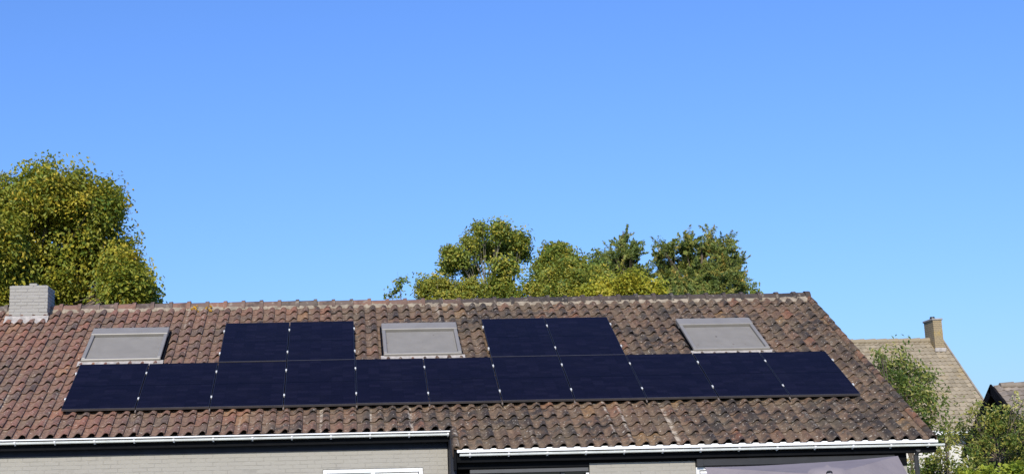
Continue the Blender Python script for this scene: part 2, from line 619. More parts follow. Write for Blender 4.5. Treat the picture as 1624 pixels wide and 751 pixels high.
def tile_arrays(tw, co, full=True):
    """one pantile: trough, roll, front edge and overlapping side edge (local x across, y up the slope)"""
    u = np.array([0.0, 0.13, 0.28, 0.42, 0.53, 0.63, 0.73, 0.84, 0.95, 1.05])
    h = np.array([0.015, 0.004, 0.0, 0.005, 0.019, 0.040, 0.056, 0.060, 0.052, 0.036])
    if not full:
        u, h = u[[0, 2, 4, 6, 7, 9]], h[[0, 2, 4, 6, 7, 9]] * .45
    n = len(u)
    L = co + 0.05
    th = 0.012 if full else 0.02
    f = np.stack([u * tw, np.zeros(n) + (h - 0.02) * 0.10, h * 1.18 + 0.018], 1)
    b = np.stack([u * tw, np.full(n, L), h * 0.80], 1)
    fb = f - np.array([0, -0.004, th])
    r = np.array([f[-1], b[-1], b[-1] - (0, 0, 0.016), f[-1] - (0, 0, 0.018)])
    v = np.concatenate([f, b, f, fb, r])
    q = []
    for i in range(n - 1):
        q.append((i, i + 1, n + i + 1, n + i))
    nt = len(q)
    for i in range(n - 1):
        q.append((2 * n + i, 3 * n + i, 3 * n + i + 1, 2 * n + i + 1))
    k = 4 * n
    q.append((k, k + 3, k + 2, k + 1))
    sm = np.zeros(len(q), bool)
    sm[:nt] = True
    return v, np.array(q), sm


TV, TQ, TSM = tile_arrays(TW, CO)


def np_mesh(name, v, q, sm, mat, tint=None):
    me = bpy.data.meshes.new(name)
    nv, nq, k = len(v), len(q), q.shape[1]
    me.vertices.add(nv)
    me.vertices.foreach_set('co', np.ascontiguousarray(v, np.float32).ravel())
    me.loops.add(nq * k)
    me.loops.foreach_set('vertex_index', np.ascontiguousarray(q, np.int32).ravel())
    me.polygons.add(nq)
    me.polygons.foreach_set('loop_start', np.arange(0, nq * k, k, dtype=np.int32))
    me.polygons.foreach_set('use_smooth', np.ascontiguousarray(sm, bool))
    if tint is not None:
        a = me.attributes.new('tint', 'FLOAT', 'POINT')
        a.data.foreach_set('value', np.ascontiguousarray(tint, np.float32))
    me.materials.append(mat)
    me.update(calc_edges=True)
    me.validate()
    return me


def tile_field(tiles, frame, TV=TV, TQ=TQ, TSM=TSM):
    """joined tiles: list of (x, s, o, rz, ry, tint) in a roof frame given as a 4x4"""
    n = len(tiles)
    T = np.array(tiles)
    v = np.repeat(TV[None], n, 0).copy()
    rz, ry = T[:, 3][:, None], T[:, 4][:, None]
    x, y, z = v[..., 0], v[..., 1], v[..., 2]
    vx = x - y * rz + z * ry
    vy = y + x * rz
    vz = z - x * ry
    v = np.stack([vx + T[:, 0][:, None], vy + T[:, 1][:, None], vz + T[:, 2][:, None]], -1).reshape(-1, 3)
    F = np.array(frame)
    v = v @ F[:3, :3].T + F[:3, 3]
    q = (TQ[None] + (np.arange(n) * len(TV))[:, None, None]).reshape(-1, 4)
    sm = np.tile(TSM, n)
    tint = np.repeat(T[:, 5], len(TV))
    return v, q, sm, tint


def clump_tint(x, s):
    """neighbouring tiles of one batch look a little alike"""
    a = 0.5 + 0.22 * math.sin(1.7 * x + 0.6 * s) * math.sin(0.9 * s - 0.5 * x)
    return min(1, max(0, random.gauss(a, 0.22)))


FR = Matrix.Translation((0, 0, H0)) @ Matrix.Rotation(TH, 4, 'X')
tile_me = np_mesh('tile', TV, TQ, TSM, M['tile'])
singles, rest = [], []
cols = range(-48, 35)
for row in range(-2, 16):
    s = S_EAVE + row * CO
    for c in cols:
        x = X0 + c * TW
        if row < 0 and c < 0:
            continue
        wav = 0.004 * math.sin(x * 0.9 + row) + 0.003 * math.sin(x * 2.3 - row * 1.7)
        t = (x + random.gauss(0, .0022), s + random.gauss(0, .0055) + wav, O_T + random.gauss(0, .0016) + wav * .6,
             random.gauss(0, .010), random.gauss(0, .014), clump_tint(x, s))
        visible = x > -1.15 and row <= 2
        if visible and len(singles) < 300:
            singles.append(t)
        else:
            rest.append(t)
for (x, s, o, rz, ry, ti) in singles:
    ob = link('tile', tile_me, roof, roof_matrix(x, s, o) @ Matrix.Rotation(rz, 4, 'Z') @ Matrix.Rotation(ry, 4, 'Y'))
    ob['tint'] = ti
v, q, sm, ti = tile_field(rest, FR)
tag(link('tiled_area', np_mesh('tiled_area', v, q, sm, M['tile'], ti), roof), kind='stuff')

# ridge: half round tiles with a collar, bedded in mortar
RC_Y, RC_Z = YR, ZR - 0.005


def ridge_mesh(L=0.36):
    m = MB()
    for (x0, x1, r0, r1) in ((0, L, 0.106, 0.110), (L - 0.045, L + 0.022, 0.132, 0.136)):
        vs = []
        for (x, r) in ((x0, r0), (x1, r1)):
            for k in range(9):
                a = R(-12) + (math.pi + R(24)) * k / 8
                vs.append((x, r * math.cos(a), r * math.sin(a)))
        m.add(vs, [(k, k + 1, 10 + k, 9 + k) for k in range(8)], True)
        inn = [(x1, (r1 - .014) * math.cos(R(-12) + (math.pi + R(24)) * k / 8), (r1 - .014) * math.sin(R(-12) + (math.pi + R(24)) * k / 8)) for k in range(9)]
        m.add(vs[9:] + inn, [(k, 9 + k, 10 + k, k + 1) for k in range(8)])
        inn = [(x0, (r0 - .014) * math.cos(R(-12) + (math.pi + R(24)) * k / 8), (r0 - .014) * math.sin(R(-12) + (math.pi + R(24)) * k / 8)) for k in range(9)]
        m.add(vs[:9] + inn, [(k, k + 1, 10 + k, 9 + k) for k in range(8)])
    return m


def m_ridge():
    t = NT('ridge_tile_clay')
    p = t.pos()
    sep = t.n('SeparateXYZ')
    t.l(p, sep.inputs[0])
    gx = t.n('MapRange')
    gx.inputs['From Min'].default_value = 5.0
    gx.inputs['From Max'].default_value = 7.2
    t.l(sep.outputs[0], gx.inputs['Value'])
    a = t.ramp(t.tint(), [(0, (0.12, 0.095, 0.08)), (0.6, (0.175, 0.11, 0.085)), (1, (0.22, 0.115, 0.08))])
    b = t.ramp(t.tint(), [(0, (0.036, 0.031, 0.029)), (1, (0.078, 0.058, 0.048))])
    col = t.mix(gx.outputs[0], a, b)
    sp = t.math('MULTIPLY', t.math('SUBTRACT', t.noise(p, 11, 4, 0.6), 0.56), 7, clamp=True)
    col = t.mix(t.math('MULTIPLY', sp, 0.6), col, (0.33, 0.29, 0.23))
    dk = t.math('MULTIPLY', t.math('SUBTRACT', t.noise(p, 5, 3), 0.52), 7, clamp=True)
    col = t.mix(t.math('MULTIPLY', dk, 0.6), col, (0.03, 0.028, 0.027))
    t.set(col, 0.8, 0.25)
    t.bump(t.noise(p, 50, 4), 0.4, 0.006)
    return t.m


M['ridge'] = m_ridge()
ridge_me = ridge_mesh().mesh('ridge_tile', M['ridge'])
RL = 0.338
n_ridge = int((13.10 - XL) / RL)
for i in range(n_ridge + 1):
    x = 13.02 - (i + 0) * RL
    if i == 0:
        continue
    ob = link('ridge_tile', ridge_me, roof,
              Matrix.Translation((x, RC_Y + random.gauss(0, .004), RC_Z + random.gauss(0, .004) + 0.006 * math.sin(x * .8)))
              @ Matrix.Rotation(random.gauss(0, .006), 4, 'Z') @ Matrix.Rotation(random.gauss(-.01, .006), 4, 'Y'))
    ob['tint'] = random.random()
# closing ridge piece at the gable, shorter
endp = MB()
for (x0, x1, r) in ((13.02, 13.24, 0.105), (13.24, 13.34, 0.128)):
    vs = []
    for x in (x0, x1):
        for k in range(9):
            a = R(-12) + (math.pi + R(24)) * k / 8
            vs.append((x, RC_Y + r * math.cos(a), RC_Z + 0.01 + r * math.sin(a)))
    endp.add(vs, [(k, k + 1, 10 + k, 9 + k) for k in range(8)], True)
    endp.add(vs[9:], [tuple(range(9))])
ob = endp.build('ridge_end', M['ridge'], roof)
ob['tint'] = 0.6
# mortar bed along the ridge, uneven lower edge
mo = MB()
xs = np.arange(XL, 13.30, 0.045)
vs = []
for x in xs:
    j = random.gauss(0, .012)
    lump = 0.05 if x > 12.75 else 0.0
    vs += [RP(x, S_RIDGE - 0.045 - lump + j, O_T + 0.012), RP(x, S_RIDGE - 0.020 - lump * .6 + j, O_T + 0.047 + random.gauss(0, .004)), RP(x, S_RIDGE + 0.10, O_T + 0.088)]
fs = []
for i in range(len(xs) - 1):
    for k in range(2):
        fs.append((3 * i + k, 3 * i + 3 + k, 3 * i + 4 + k, 3 * i + 1 + k))
mo.add(vs, fs, True)
mo.build('ridge_mortar', M['mortar'], roof)
# verge tiles: roll with a hanging flange, one per course
vg = MB()
prof = [(-0.085, 0.028), (-0.07, 0.052), (-0.045, 0.068), (-0.015, 0.073), (0.012, 0.066), (0.030, 0.046), (0.035, 0.015), (0.035, -0.11)]
L = CO + 0.055
vsf = [(a, 0, b + 0.018) for a, b in prof]
vsb = [(a * 0.93, L, b - 0.006) for a, b in prof]
npf = len(prof)
vg.add(vsf + vsb, [(i, i + 1, npf + i + 1, npf + i) for i in range(npf - 1)], True)
vg.add(vsf + [(a * 0.8 - 0.004, 0.004, b + 0.002) for a, b in prof], [(i, npf + i, npf + i + 1, i + 1) for i in range(npf - 1)])
verge_me = vg.mesh('verge_tile', M['tile'])
for row in range(-2, 16):
    ob = link('verge_tile', verge_me, roof, roof_matrix(13.325 + random.gauss(0, .003), S_EAVE + row * CO + random.gauss(0, .005), O_T + 0.004)
              @ Matrix.Rotation(random.gauss(0, .006), 4, 'Z'))
    ob['tint'] = random.choice([.1, .3, .5, .8, .95])
mir = Matrix.Scale(-1, 4, (1, 0, 0))
for row in (-2, -1):
    ob = link('verge_tile', verge_me, roof, roof_matrix(6.065, S_EAVE + row * CO, O_T - 0.012) @ mir)
    ob['tint'] = 0.2
# two tufts of yellow lichen growing on the mortar
for (px, n) in ((309, 16), (332, 10)):
    c = at(px, 489, RP(0, S_RIDGE - 0.02, O_T + .06).y)
    lm = MB()
    for k in range(n):
        p = Vector((c[0] + random.gauss(0, .035), RP(0, S_RIDGE - .03, 0).y + random.gauss(0, .01), c[2] + random.gauss(0, .025)))
        r = random.uniform(.014, .032)
        lm.add([(p.x - r, p.y, p.z), (p.x + r, p.y, p.z), (p.x, p.y - r, p.z), (p.x, p.y + r, p.z), (p.x, p.y, p.z + r), (p.x, p.y, p.z - r)],
               [(0, 2, 4), (2, 1, 4), (1, 3, 4), (3, 0, 4), (2, 0, 5), (1, 2, 5), (3, 1, 5), (0, 3, 5)], True)
    lm.build('lichen_tuft', M['lichen'], roof)


# ---- painted brickwork
def brick_wall(parent, mat, x0, x1, yf, z_top, rows, n_single_rows, Lb=0.21, Hb=0.05, J=0.012, holes=(), seed=1, depth=0.06):
    """stretcher bond facing -Y; the upper rows (those the photo shows) as single bricks, the others joined"""
    rnd = random.Random(seed)
    proto = MB().bevbox((0, 0, 0), (1, depth, Hb), 0.004).mesh('brick', mat)
    me_cache = {}
    rest = MB()
    for r in range(rows):
        z = z_top - (r + 1) * (Hb + J)
        x = x0 - (Lb + J) * (0.5 if r % 2 else 0.0)
        while x < x1:
            a, b = max(x, x0), min(x + Lb, x1)
            x += Lb + J
            if b - a < 0.03:
                continue
            segs = [(a, b)]
            for (h0, h1, hz0, hz1) in holes:
                if z + Hb > hz0 and z < hz1:
                    ns = []
                    for (p, q_) in segs:
                        if q_ <= h0 or p >= h1:
                            ns.append((p, q_))
                        else:
                            if h0 - p > .02:
                                ns.append((p, h0))
                            if q_ - h1 > .02:
                                ns.append((h1, q_))
                    segs = ns
            for (p, q_) in segs:
                wd = round(q_ - p, 3)
                jit = rnd.gauss(0, .0010)
                if r < n_single_rows and q_ > -1.1:
                    if wd not in me_cache:
                        me_cache[wd] = MB().bevbox((0, 0, 0), (wd, depth, Hb), 0.0018).mesh('brick', mat)
                    ob = link('brick', me_cache[wd], parent, Matrix.Translation((p, yf + jit, z + rnd.gauss(0, .001)))
                              @ Matrix.Rotation(rnd.gauss(0, .004), 4, 'Y'))
                    ob['tint'] = rnd.random()
                else:
                    rest.box((p, yf + jit, z), (q_, yf + jit + depth, z + Hb))
    if rest.v:
        tag(rest.build('brickwork', mat, parent), kind='stuff')


# left wall (set back) and right wall (further forward)
YW1, YW2 = -0.36, -0.97
zt1 = at(400, 717.5, YW1)[2]
zt2 = at(1000, 733, YW2)[2]
win1 = (at(512, 742, YW1)[0], at(671, 742, YW1)[0], at(590, 742, YW1)[2])
wall = MB()
wall.box((XL, YW1 + 0.002, 0), (win1[0], YW1 + 0.2, zt1 + .1))
wall.box((win1[0], YW1 + 0.002, win1[2]), (win1[1], YW1 + 0.2, zt1 + .1))
wall.box((win1[0], YW1 + 0.002, 0), (win1[1], YW1 + 0.2, 0.9))
XW1 = at(710, 730, YW1)[0]
wall.box((win1[1], YW1 + 0.002, 0), (XW1, YW1 + 0.2, zt1 + .1))
wall = wall.build('wall', M['wall_joint'], house)
brick_wall(wall, M['wall_brick'], XL, XW1, YW1, zt1 + .062, 42, 7, holes=((win1[0], win1[1], 0.9, win1[2]),), seed=3)
# right pier wall between the glazed doors and the right window
xa, xb = at(935, 740, YW2)[0], at(1103, 740, YW2)[0]
wall2 = MB().box((xa, YW2 + 0.002, 0), (xb, YW2 + 0.2, zt2 + .1)).build('wall', M['wall_joint'], house)
brick_wall(wall2, M['wall_brick'], xa, xb, YW2, zt2 + .062, 40, 7, seed=4)
# right end and the rest of the shell behind the glazing
sh = MB()
x_end = 12.95
sh.box((xb + .001, YW2 + 0.01, 0), (x_end, YW2 + 0.2, 0.7))
sh.box((x_end - .12, YW2 + 0.01, .7), (x_end, YW2 + 0.2, zt2 + .1))
sh.add([(x_end, YW2 + .2, 0), (x_end, 8.2, 0), (x_end, 8.2, 3.0), (x_end, YR, ZR - .2), (x_end, YW2 + .2, zt2 + .1)], [(0, 1, 2, 3, 4)])
sh.add([(XL, 8.2, 0), (x_end, 8.2, 0), (x_end, 8.2, 3.0), (XL, 8.2, 3.0)], [(0, 1, 2, 3)])
sh.build('gable_wall', M['wall_joint'], house)
MB().box((XL, YW1 + .25, 0.0), (x_end - .05, YW1 + .3, zt1 + .1)).build('inner_wall', M['black'], house)

# boards under the eaves
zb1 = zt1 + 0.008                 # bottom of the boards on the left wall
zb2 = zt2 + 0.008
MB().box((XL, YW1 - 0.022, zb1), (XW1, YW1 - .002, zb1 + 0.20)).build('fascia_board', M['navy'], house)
eL = RP(0, S_EAVE, O_T)
eR = RP(0, S_LOW, O_T)
# white eaves board and round gutter below it


def eaves(x0, x1, e, visible, y_wall, zb, first, step, br_n):
    """white board, gutter with brackets and black soffit along one eaves line"""
    yb = e.y + 0.035
    z1 = e.z + 0.006
    z0 = z1 - visible
    MB().bevbox((x0, yb - 0.062, z0), (x1, yb, z1), .004).build('eaves_board', M['white'], house)
    if x1 > 10:
        # white comb filling the rolls of the last course
        cm = MB()
        us = np.array([0.0, 0.13, 0.28, 0.42, 0.53, 0.63, 0.73, 0.84, 0.95, 1.0])
        hs = np.array([0.036, 0.004, 0.0, 0.005, 0.019, 0.040, 0.056, 0.060, 0.052, 0.044])
        vs = []
        for c_ in range(35):
            for u_, h_ in zip(us, hs):
                x_ = X0 + (c_ + u_) * TW
                if x_ < x0 or x_ > x1 - .03 or u_ == 0:
                    continue
                zt_ = e.z + min(max(h_ * 1.18 * CN - .024, -.004), .011)
                vs += [(x_, e.y + .012, z1 - .02), (x_, e.y + .012 - h_ * .0, zt_ + .012)]
        nq = len(vs) // 2
        cm.add(vs, [(2 * k, 2 * k + 2, 2 * k + 3, 2 * k + 1) for k in range(nq - 1)])
        cm.build('eaves_comb', M['white'], house)
    # backing and soffit behind the gap, gutter shadow put into their near black
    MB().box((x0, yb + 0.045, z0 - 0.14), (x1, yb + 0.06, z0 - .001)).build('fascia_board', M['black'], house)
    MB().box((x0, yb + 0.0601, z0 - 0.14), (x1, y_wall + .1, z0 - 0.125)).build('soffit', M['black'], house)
    # half round gutter
    zc, yc, r = z0 - 0.022, yb - 0.010, 0.050
    gx0, gx1 = x0 + (0.04 if x0 > 0 else 0), x1 + (0.10 if x1 > 10 else -0.035)
    gm = MB()
    n = 10
    vs = []
    for x in (gx0, gx1):
        for rr in (r, r - 0.004):
            for k in range(n + 1):
                a = math.pi + math.pi * k / n
                ca_, sa_ = math.cos(a), math.sin(a)
                q_ = (abs(ca_) ** 5 + abs(sa_) ** 5) ** -.2
                vs.append((x, yc + rr * q_ * ca_, zc + rr * 0.62 * q_ * sa_))
    m_ = n + 1
    gm.add(vs, [(k, k + 1, 2 * m_ + k + 1, 2 * m_ + k) for k in range(n)] + [(m_ + k, 3 * m_ + k, 3 * m_ + k + 1, m_ + k + 1) for k in range(n)], True)
    gm.add([vs[0], vs[m_], vs[2 * m_], vs[3 * m_]], [(0, 1, 3, 2)])
    gm.add([vs[k] for k in range(m_)], [tuple(range(m_))])
    gm.add([vs[2 * m_ + k] for k in range(m_)], [tuple(range(m_))])
    gm.tube([(gx0, yc - r, zc), (gx1, yc - r, zc)], [0.005, 0.005], 6)
    gut = gm.build('gutter', M['zinc'], house)
    bm = MB()
    for sgn in (0,):
        vs = []
        for x in (-0.013, 0.013):
            for k in range(n + 1):
                a = math.pi + math.pi * k / n
                ca_, sa_ = math.cos(a), math.sin(a)
                q_ = (abs(ca_) ** 5 + abs(sa_) ** 5) ** -.2
                vs.append((x, (r + 0.006) * q_ * ca_, (r + 0.006) * .62 * q_ * sa_))
        bm.add(vs, [(k, k + 1, m_ + k + 1, m_ + k) for k in range(n)], True)
        bm.box((-0.013, -r - .012, -0.012), (0.013, -r + .004, 0.010))
        bm.box((-0.011, -0.008, -r * .62 - 0.016), (0.011, 0.010, -r * .62 - 0.004))
    bme = bm.mesh('bracket', M['white'])
    for k in range(br_n):
        x = first + k * step
        if gx0 < x < gx1:
            link('bracket', bme, gut, Matrix.Translation((x, yc, zc)))


b0 = at(23.6, 704, eL.y)[0]
b1 = at(86.8, 704, eL.y)[0]
eaves(XL, XS - 0.005, eL, 0.022, YW1, zb1, b0 - 4 * (b1 - b0), b1 - b0, 30)
c0 = at(929, 714, eR.y)[0]
c1 = at(990, 714, eR.y)[0]
eaves(XS + 0.03, XR + 0.02, eR, 0.040, YW2, zb2, c0 - 3 * (c1 - c0), c1 - c0, 16)

# side of the step in the eaves: black board and post
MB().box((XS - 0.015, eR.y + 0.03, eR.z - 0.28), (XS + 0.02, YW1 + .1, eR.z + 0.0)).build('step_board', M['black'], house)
pst = MB().bevbox((XW1 + 0.002, YW2 - 0.02, 0), (XS + 0.03, YW2 + 0.10, zt2 + .12), .006)
pst.box((XW1 + 0.012, YW2 + 0.1001, 0), (XW1 + 0.06, YW1 + .05, zt1 + .12))
pst.build('corner_post', M['navy'], house)
# black boards over the doors and above the right wall
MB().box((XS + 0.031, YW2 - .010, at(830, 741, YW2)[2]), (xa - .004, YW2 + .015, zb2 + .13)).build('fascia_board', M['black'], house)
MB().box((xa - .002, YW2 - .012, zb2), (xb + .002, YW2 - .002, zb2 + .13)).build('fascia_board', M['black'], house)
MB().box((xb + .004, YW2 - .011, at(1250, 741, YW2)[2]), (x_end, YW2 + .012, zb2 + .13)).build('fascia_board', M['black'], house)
# fourth: end board under the right verge
MB().box((x_end + .001, YW2 + .2, zt2 + .02), (x_end + .03, YW2 + .5, zt2 + .22)).build('gable_board', M['black'], house)


def window(parent, x0, x1, z0, z1, yf, mat, name='window', bar=0.055, mull=(), depth=0.07, transom=None):
    w = MB()
    w.bevbox((x0, yf, z0), (x0 + bar, yf + depth, z1), .004)
    w.bevbox((x1 - bar, yf, z0), (x1, yf + depth, z1), .004)
    w.bevbox((x0 + bar + .001, yf, z1 - bar), (x1 - bar - .001, yf + depth, z1), .004)
    w.bevbox((x0 + bar + .001, yf, z0), (x1 - bar - .001, yf + depth, z0 + bar), .004)
    for m_ in mull:
        w.bevbox((m_ - .03, yf + .004, z0 + bar + .001), (m_ + .03, yf + depth - .004, z1 - bar - .001), .003)
    w = w.build(name, mat, parent)
    MB().box((x0 + bar - .004, yf + depth * .55, z0 + bar - .004), (x1 - bar + .004, yf + depth * .7, z1 - bar + .004)).build('pane', M['glass'], w)
    # inner sash lines
    s = MB()
    s.bevbox((x0 + bar + .012, yf + .015, z1 - bar - .05), (x1 - bar - .012, yf + depth * .5, z1 - bar - .012), .003)
    s.build('sash', mat, w)
    return w


window(house, win1[0] + .004, win1[1] - .004, 0.905, win1[2] - .004, YW1 + .012, M['white'], bar=0.06, mull=((win1[0] + win1[1]) / 2,))
# glazed black doors left of the pier
zl = at(830, 742, YW2)[2]
dm = [at(p, 750, YW2)[0] for p in (781, 798, 893)]
dz = zl - 0.062
lint = MB().bevbox((at(745, 745, YW2)[0], YW2 - .03, dz), (xa - .02, YW2 + .02, zl - .004), .006).build('door_lintel', M['mgrey'], house)
door = MB()
for (xm, wd) in ((dm[0], .045), (dm[1], .02), (dm[2], .03)):
    door.bevbox((xm - wd, YW2 + .021, 0.05), (xm + wd, YW2 + .07, dz - .002), .004)
door.bevbox((XS + .04, YW2 + .021, 0.0), (xa - .01, YW2 + .07, 0.049), .004)
door = door.build('patio_door', M['mgrey'], house)
MB().box((XS + .04, YW2 + .075, 0.05), (xa - .01, YW2 + .085, dz)).build('pane', M['glass'], door)
MB().bevbox((xa - .06, YW2 - .02, dz - .05), (xa - .012, YW2 + .01, dz - .02), .005).build('door_sensor', M['white'], house)
# right window with a roller box
zr0, zr1 = at(1150, 738.5, YW2)[2], at(1150, 726, YW2)[2]
bx = MB().bevbox((xb + .006, YW2 - .09, zr0), (x_end - .2, YW2 - .012, zr1), .015).build('roller_box', M['dgrey'], house)
MB().bevbox((xb + .003, YW2 - .10, zr0 - .0), (xb + .10, YW2 - .089, zr1 - .006), .003).build('end_cap', M['dgrey'], bx)
window(house, xb + .002, x_end - .13, .71, zr0 - .004, YW2 - .03, M['white'], bar=0.05, mull=((xb + x_end) / 2,))
# rain pipe at the far right corner
pp = at(1450, 715, -0.95)
MB().tube([(pp[0], -1.10, 2.48), (pp[0], -1.0, 2.40), (pp[0], -1.0, 0.02)], [.035] * 3, 10).build('rain_pipe', M['mgrey'], house)

# ---- painted chimney on the ridge
ca, cb = at(14.5, 480, RP(0, 4.25, -.1).y), at(75.5, 480, RP(0, 4.25, -.1).y)
cyf = roof_y = RP(0, 4.13, O_T).y
ca, cb = at(14.0, 500, cyf), at(75.0, 500, cyf)
ctop = at(45, 453, cyf)[2]
cx0, cx1 = ca[0], cb[0]
cdep = 0.62
czb = RP(0, 4.0, O_T).z - 0.05
chim = MB().box((cx0 + .006, cyf + .006, czb), (cx1 - .006, cyf + cdep - .006, ctop - .006)).build('chimney', M['chim_joint'], house)
Hb, J = 0.052, 0.0105
nrow = int((ctop - czb) / (Hb + J)) + 1
bc = {}


def chim_brick(lo, hi, rnd):
    d = tuple(round(hi[i] - lo[i], 3) for i in range(3))
    if d not in bc:
        bc[d] = MB().bevbox((0, 0, 0), d, .005).mesh('brick', M['chim_brick'])
    ob = link('brick', bc[d], chim, Matrix.Translation((lo[0] + rnd.gauss(0, .002), lo[1] + rnd.gauss(0, .0025), lo[2] + rnd.gauss(0, .0012)))
              @ Matrix.Rotation(rnd.gauss(0, .006), 4, 'Y'))
    ob['tint'] = rnd.random()


rnd = random.Random(9)
for r in range(nrow):
    z = ctop - (r + 1) * (Hb + J) + J
    half = (r % 2) * 0.1105
    x = cx0 - half
    while x < cx1 - .02:
        a, b = max(x, cx0), min(x + .2105, cx1)
        if b - a > .03:
            chim_brick((a, cyf, z), (b, cyf + .09, z + Hb), rnd)
        x += .221
    y = cyf + .10 + (0 if r % 2 else -.0)
    first = True
    while y < cyf + cdep - .02:
        b = min(y + (.1 if (first and r % 2) else .2105), cyf + cdep)
        first = False
        if b - y > .03:
            chim_brick((cx1 - .09, y, z), (cx1, b, z + Hb), rnd)
            chim_brick((cx0, y, z), (cx0 + .09, b, z + Hb), rnd)
        y = b + J
# a broken raised course on the top
for (p0, p1) in ((46, 58),):
    a, b = at(p0, 450, cyf)[0], at(p1, 450, cyf)[0]
    chim_brick((a, cyf + .02, ctop + .004), (b, cyf + .22, ctop + .05), rnd)
MB().bevbox((cx0 + .03, cyf + .03, ctop - .002), (cx1 - .03, cyf + cdep - .03, ctop + .012), .004).build('chimney_cap', M['chim_joint'], chim)
# flashing dressed over the tiles at the chimney foot
fl = MB()
vs, fs = [], []
nn = 40
fx0, fx1 = cx0 - .06, cx1 + .03
for i in range(nn + 1):
    x = fx0 + (fx1 - fx0) * i / nn
    u = ((x - X0) / TW) % 1.0
    h = np.interp(u, [0, .3, .58, .79, 1.0], [.030, .008, .03, .068, .05])
    se = 3.95 - 0.015 * math.sin(i * 1.3) + (0.05 * (h - .03) / .03)
    vs += [RP(x, se, O_T + h + .006), RP(x, 4.06, O_T + h * .6 + .03), RP(x, 4.145, O_T + .075)]
for i in range(nn):
    for k in range(2):
        fs.append((3 * i + k, 3 * i + 3 + k, 3 * i + 4 + k, 3 * i + 1 + k))
fl.add(vs, fs, True)
fl.build('flashing', M['lead'], chim)

# ------------------------------------------------------------------ solar panels
PW, PL = 1.141, 1.729
PX, PS = 1.154, 1.742


def frame_mesh():
    m = MB()
    b, h = 0.011, 0.035
    m.box((0, PL - b, -h), (PW, PL, 0))
    m.box((0, b + .0005, -h), (b, PL - b - .0005, 0))
    m.box((PW - b, b + .0005, -h), (PW, PL - b - .0005, 0))
    return m.mesh('frame', M['frame'])


fr_me = frame_mesh()
bf_me = MB().box((0, 0, -.036), (PW, .011, 0)).mesh('bottom_frame', M['frame_edge'])
gl_me = MB().box((.0115, .0115, -.03), (PW - .0115, PL - .0115, -.0025)).mesh('glass', M['cells'])
cl = MB()
cl.bevbox((-.013, -.030, -.028), (.013, .030, .010), .004)
cl.bevbox((-.008, -.008, .0105), (.008, .008, .018), .002)
cl_me = cl.mesh('clamp', M['clamp'])
rl_me = MB().bevbox((-.012, 0, -.062), (.012, .16, -.037), .003).mesh('rail_end', M['rail'])

row_words = ['far left', 'second from the left', 'third from the left', 'fourth from the left', 'fifth from the left', 'middle',
             'fifth from the right', 'fourth from the right', 'third from the right', 'second from the right', 'far right']
labels = {
    (0, 0): 'black solar panel at the far left end of the bottom row',
    (1, 0): 'second black solar panel from the left in the bottom row',
    (2, 0): 'bottom row black solar panel under the left panel of the left raised pair',
    (3, 0): 'bottom row black solar panel under the right panel of the left raised pair',
    (4, 0): 'bottom row black solar panel below the left half of the middle roof window',
    (5, 0): 'bottom row black solar panel below the right half of the middle roof window',
    (6, 0): 'bottom row black solar panel under the left panel of the right raised pair',
    (7, 0): 'bottom row black solar panel under the right panel of the right raised pair',
    (8, 0): 'bottom row black solar panel topped by bare tiles, left of the right roof window',
    (9, 0): 'second black solar panel from the right in the bottom row, below the right roof window',
    (10, 0): 'black solar panel at the far right end of the bottom row, near the verge',
    (2, 1): 'upper row black solar panel leftmost of the four, right of the left roof window',
    (3, 1): 'upper row black solar panel just left of the middle roof window',
    (6, 1): 'upper row black solar panel just right of the middle roof window',
    (7, 1): 'upper row black solar panel rightmost of the four, with bare tiles to its right',
}
keys = list(labels)
for (c, r) in keys:
    # small mounting differences keep the edges from lining up like a drawing
    dz = random.gauss(0, .003)
    mw = Matrix.Translation(RP(c * PX + .006 + random.gauss(0, .0015), r * PS + random.gauss(0, .002), dz)) @ Matrix.Rotation(TH + random.gauss(0, .0015), 4, 'X') @ Matrix.Rotation(random.gauss(0, .001), 4, 'Y')
    root = empty('solar_panel', None, labels[(c, r)], 'solar panel', 'black solar panels on the tiled roof', mw=mw)
    for nm, me in (('frame', fr_me), ('bottom_frame', bf_me), ('glass', gl_me)):
        o = bpy.data.objects.new(nm, me)
        COL.objects.link(o)
        o.parent = root
    sides = [-.0065]
    if (c + 1, r) not in labels:
        sides.append(PW + .0065)
    for sx in sides:
        for sy in (0.36, 1.36):
            o = bpy.data.objects.new('clamp', cl_me)
            COL.objects.link(o)
            o.parent = root
            o.location = (sx, sy + random.gauss(0, .012), 0)
    if r == 0 and c > 0:
        o = bpy.data.objects.new('rail_end', rl_me)
        COL.objects.link(o)
        o.parent = root
        o.location = (-.0065, -.05, 0)

# ------------------------------------------------------------------ roof windows with closed grey shutters
SKW, SKH = 1.34, 1.37


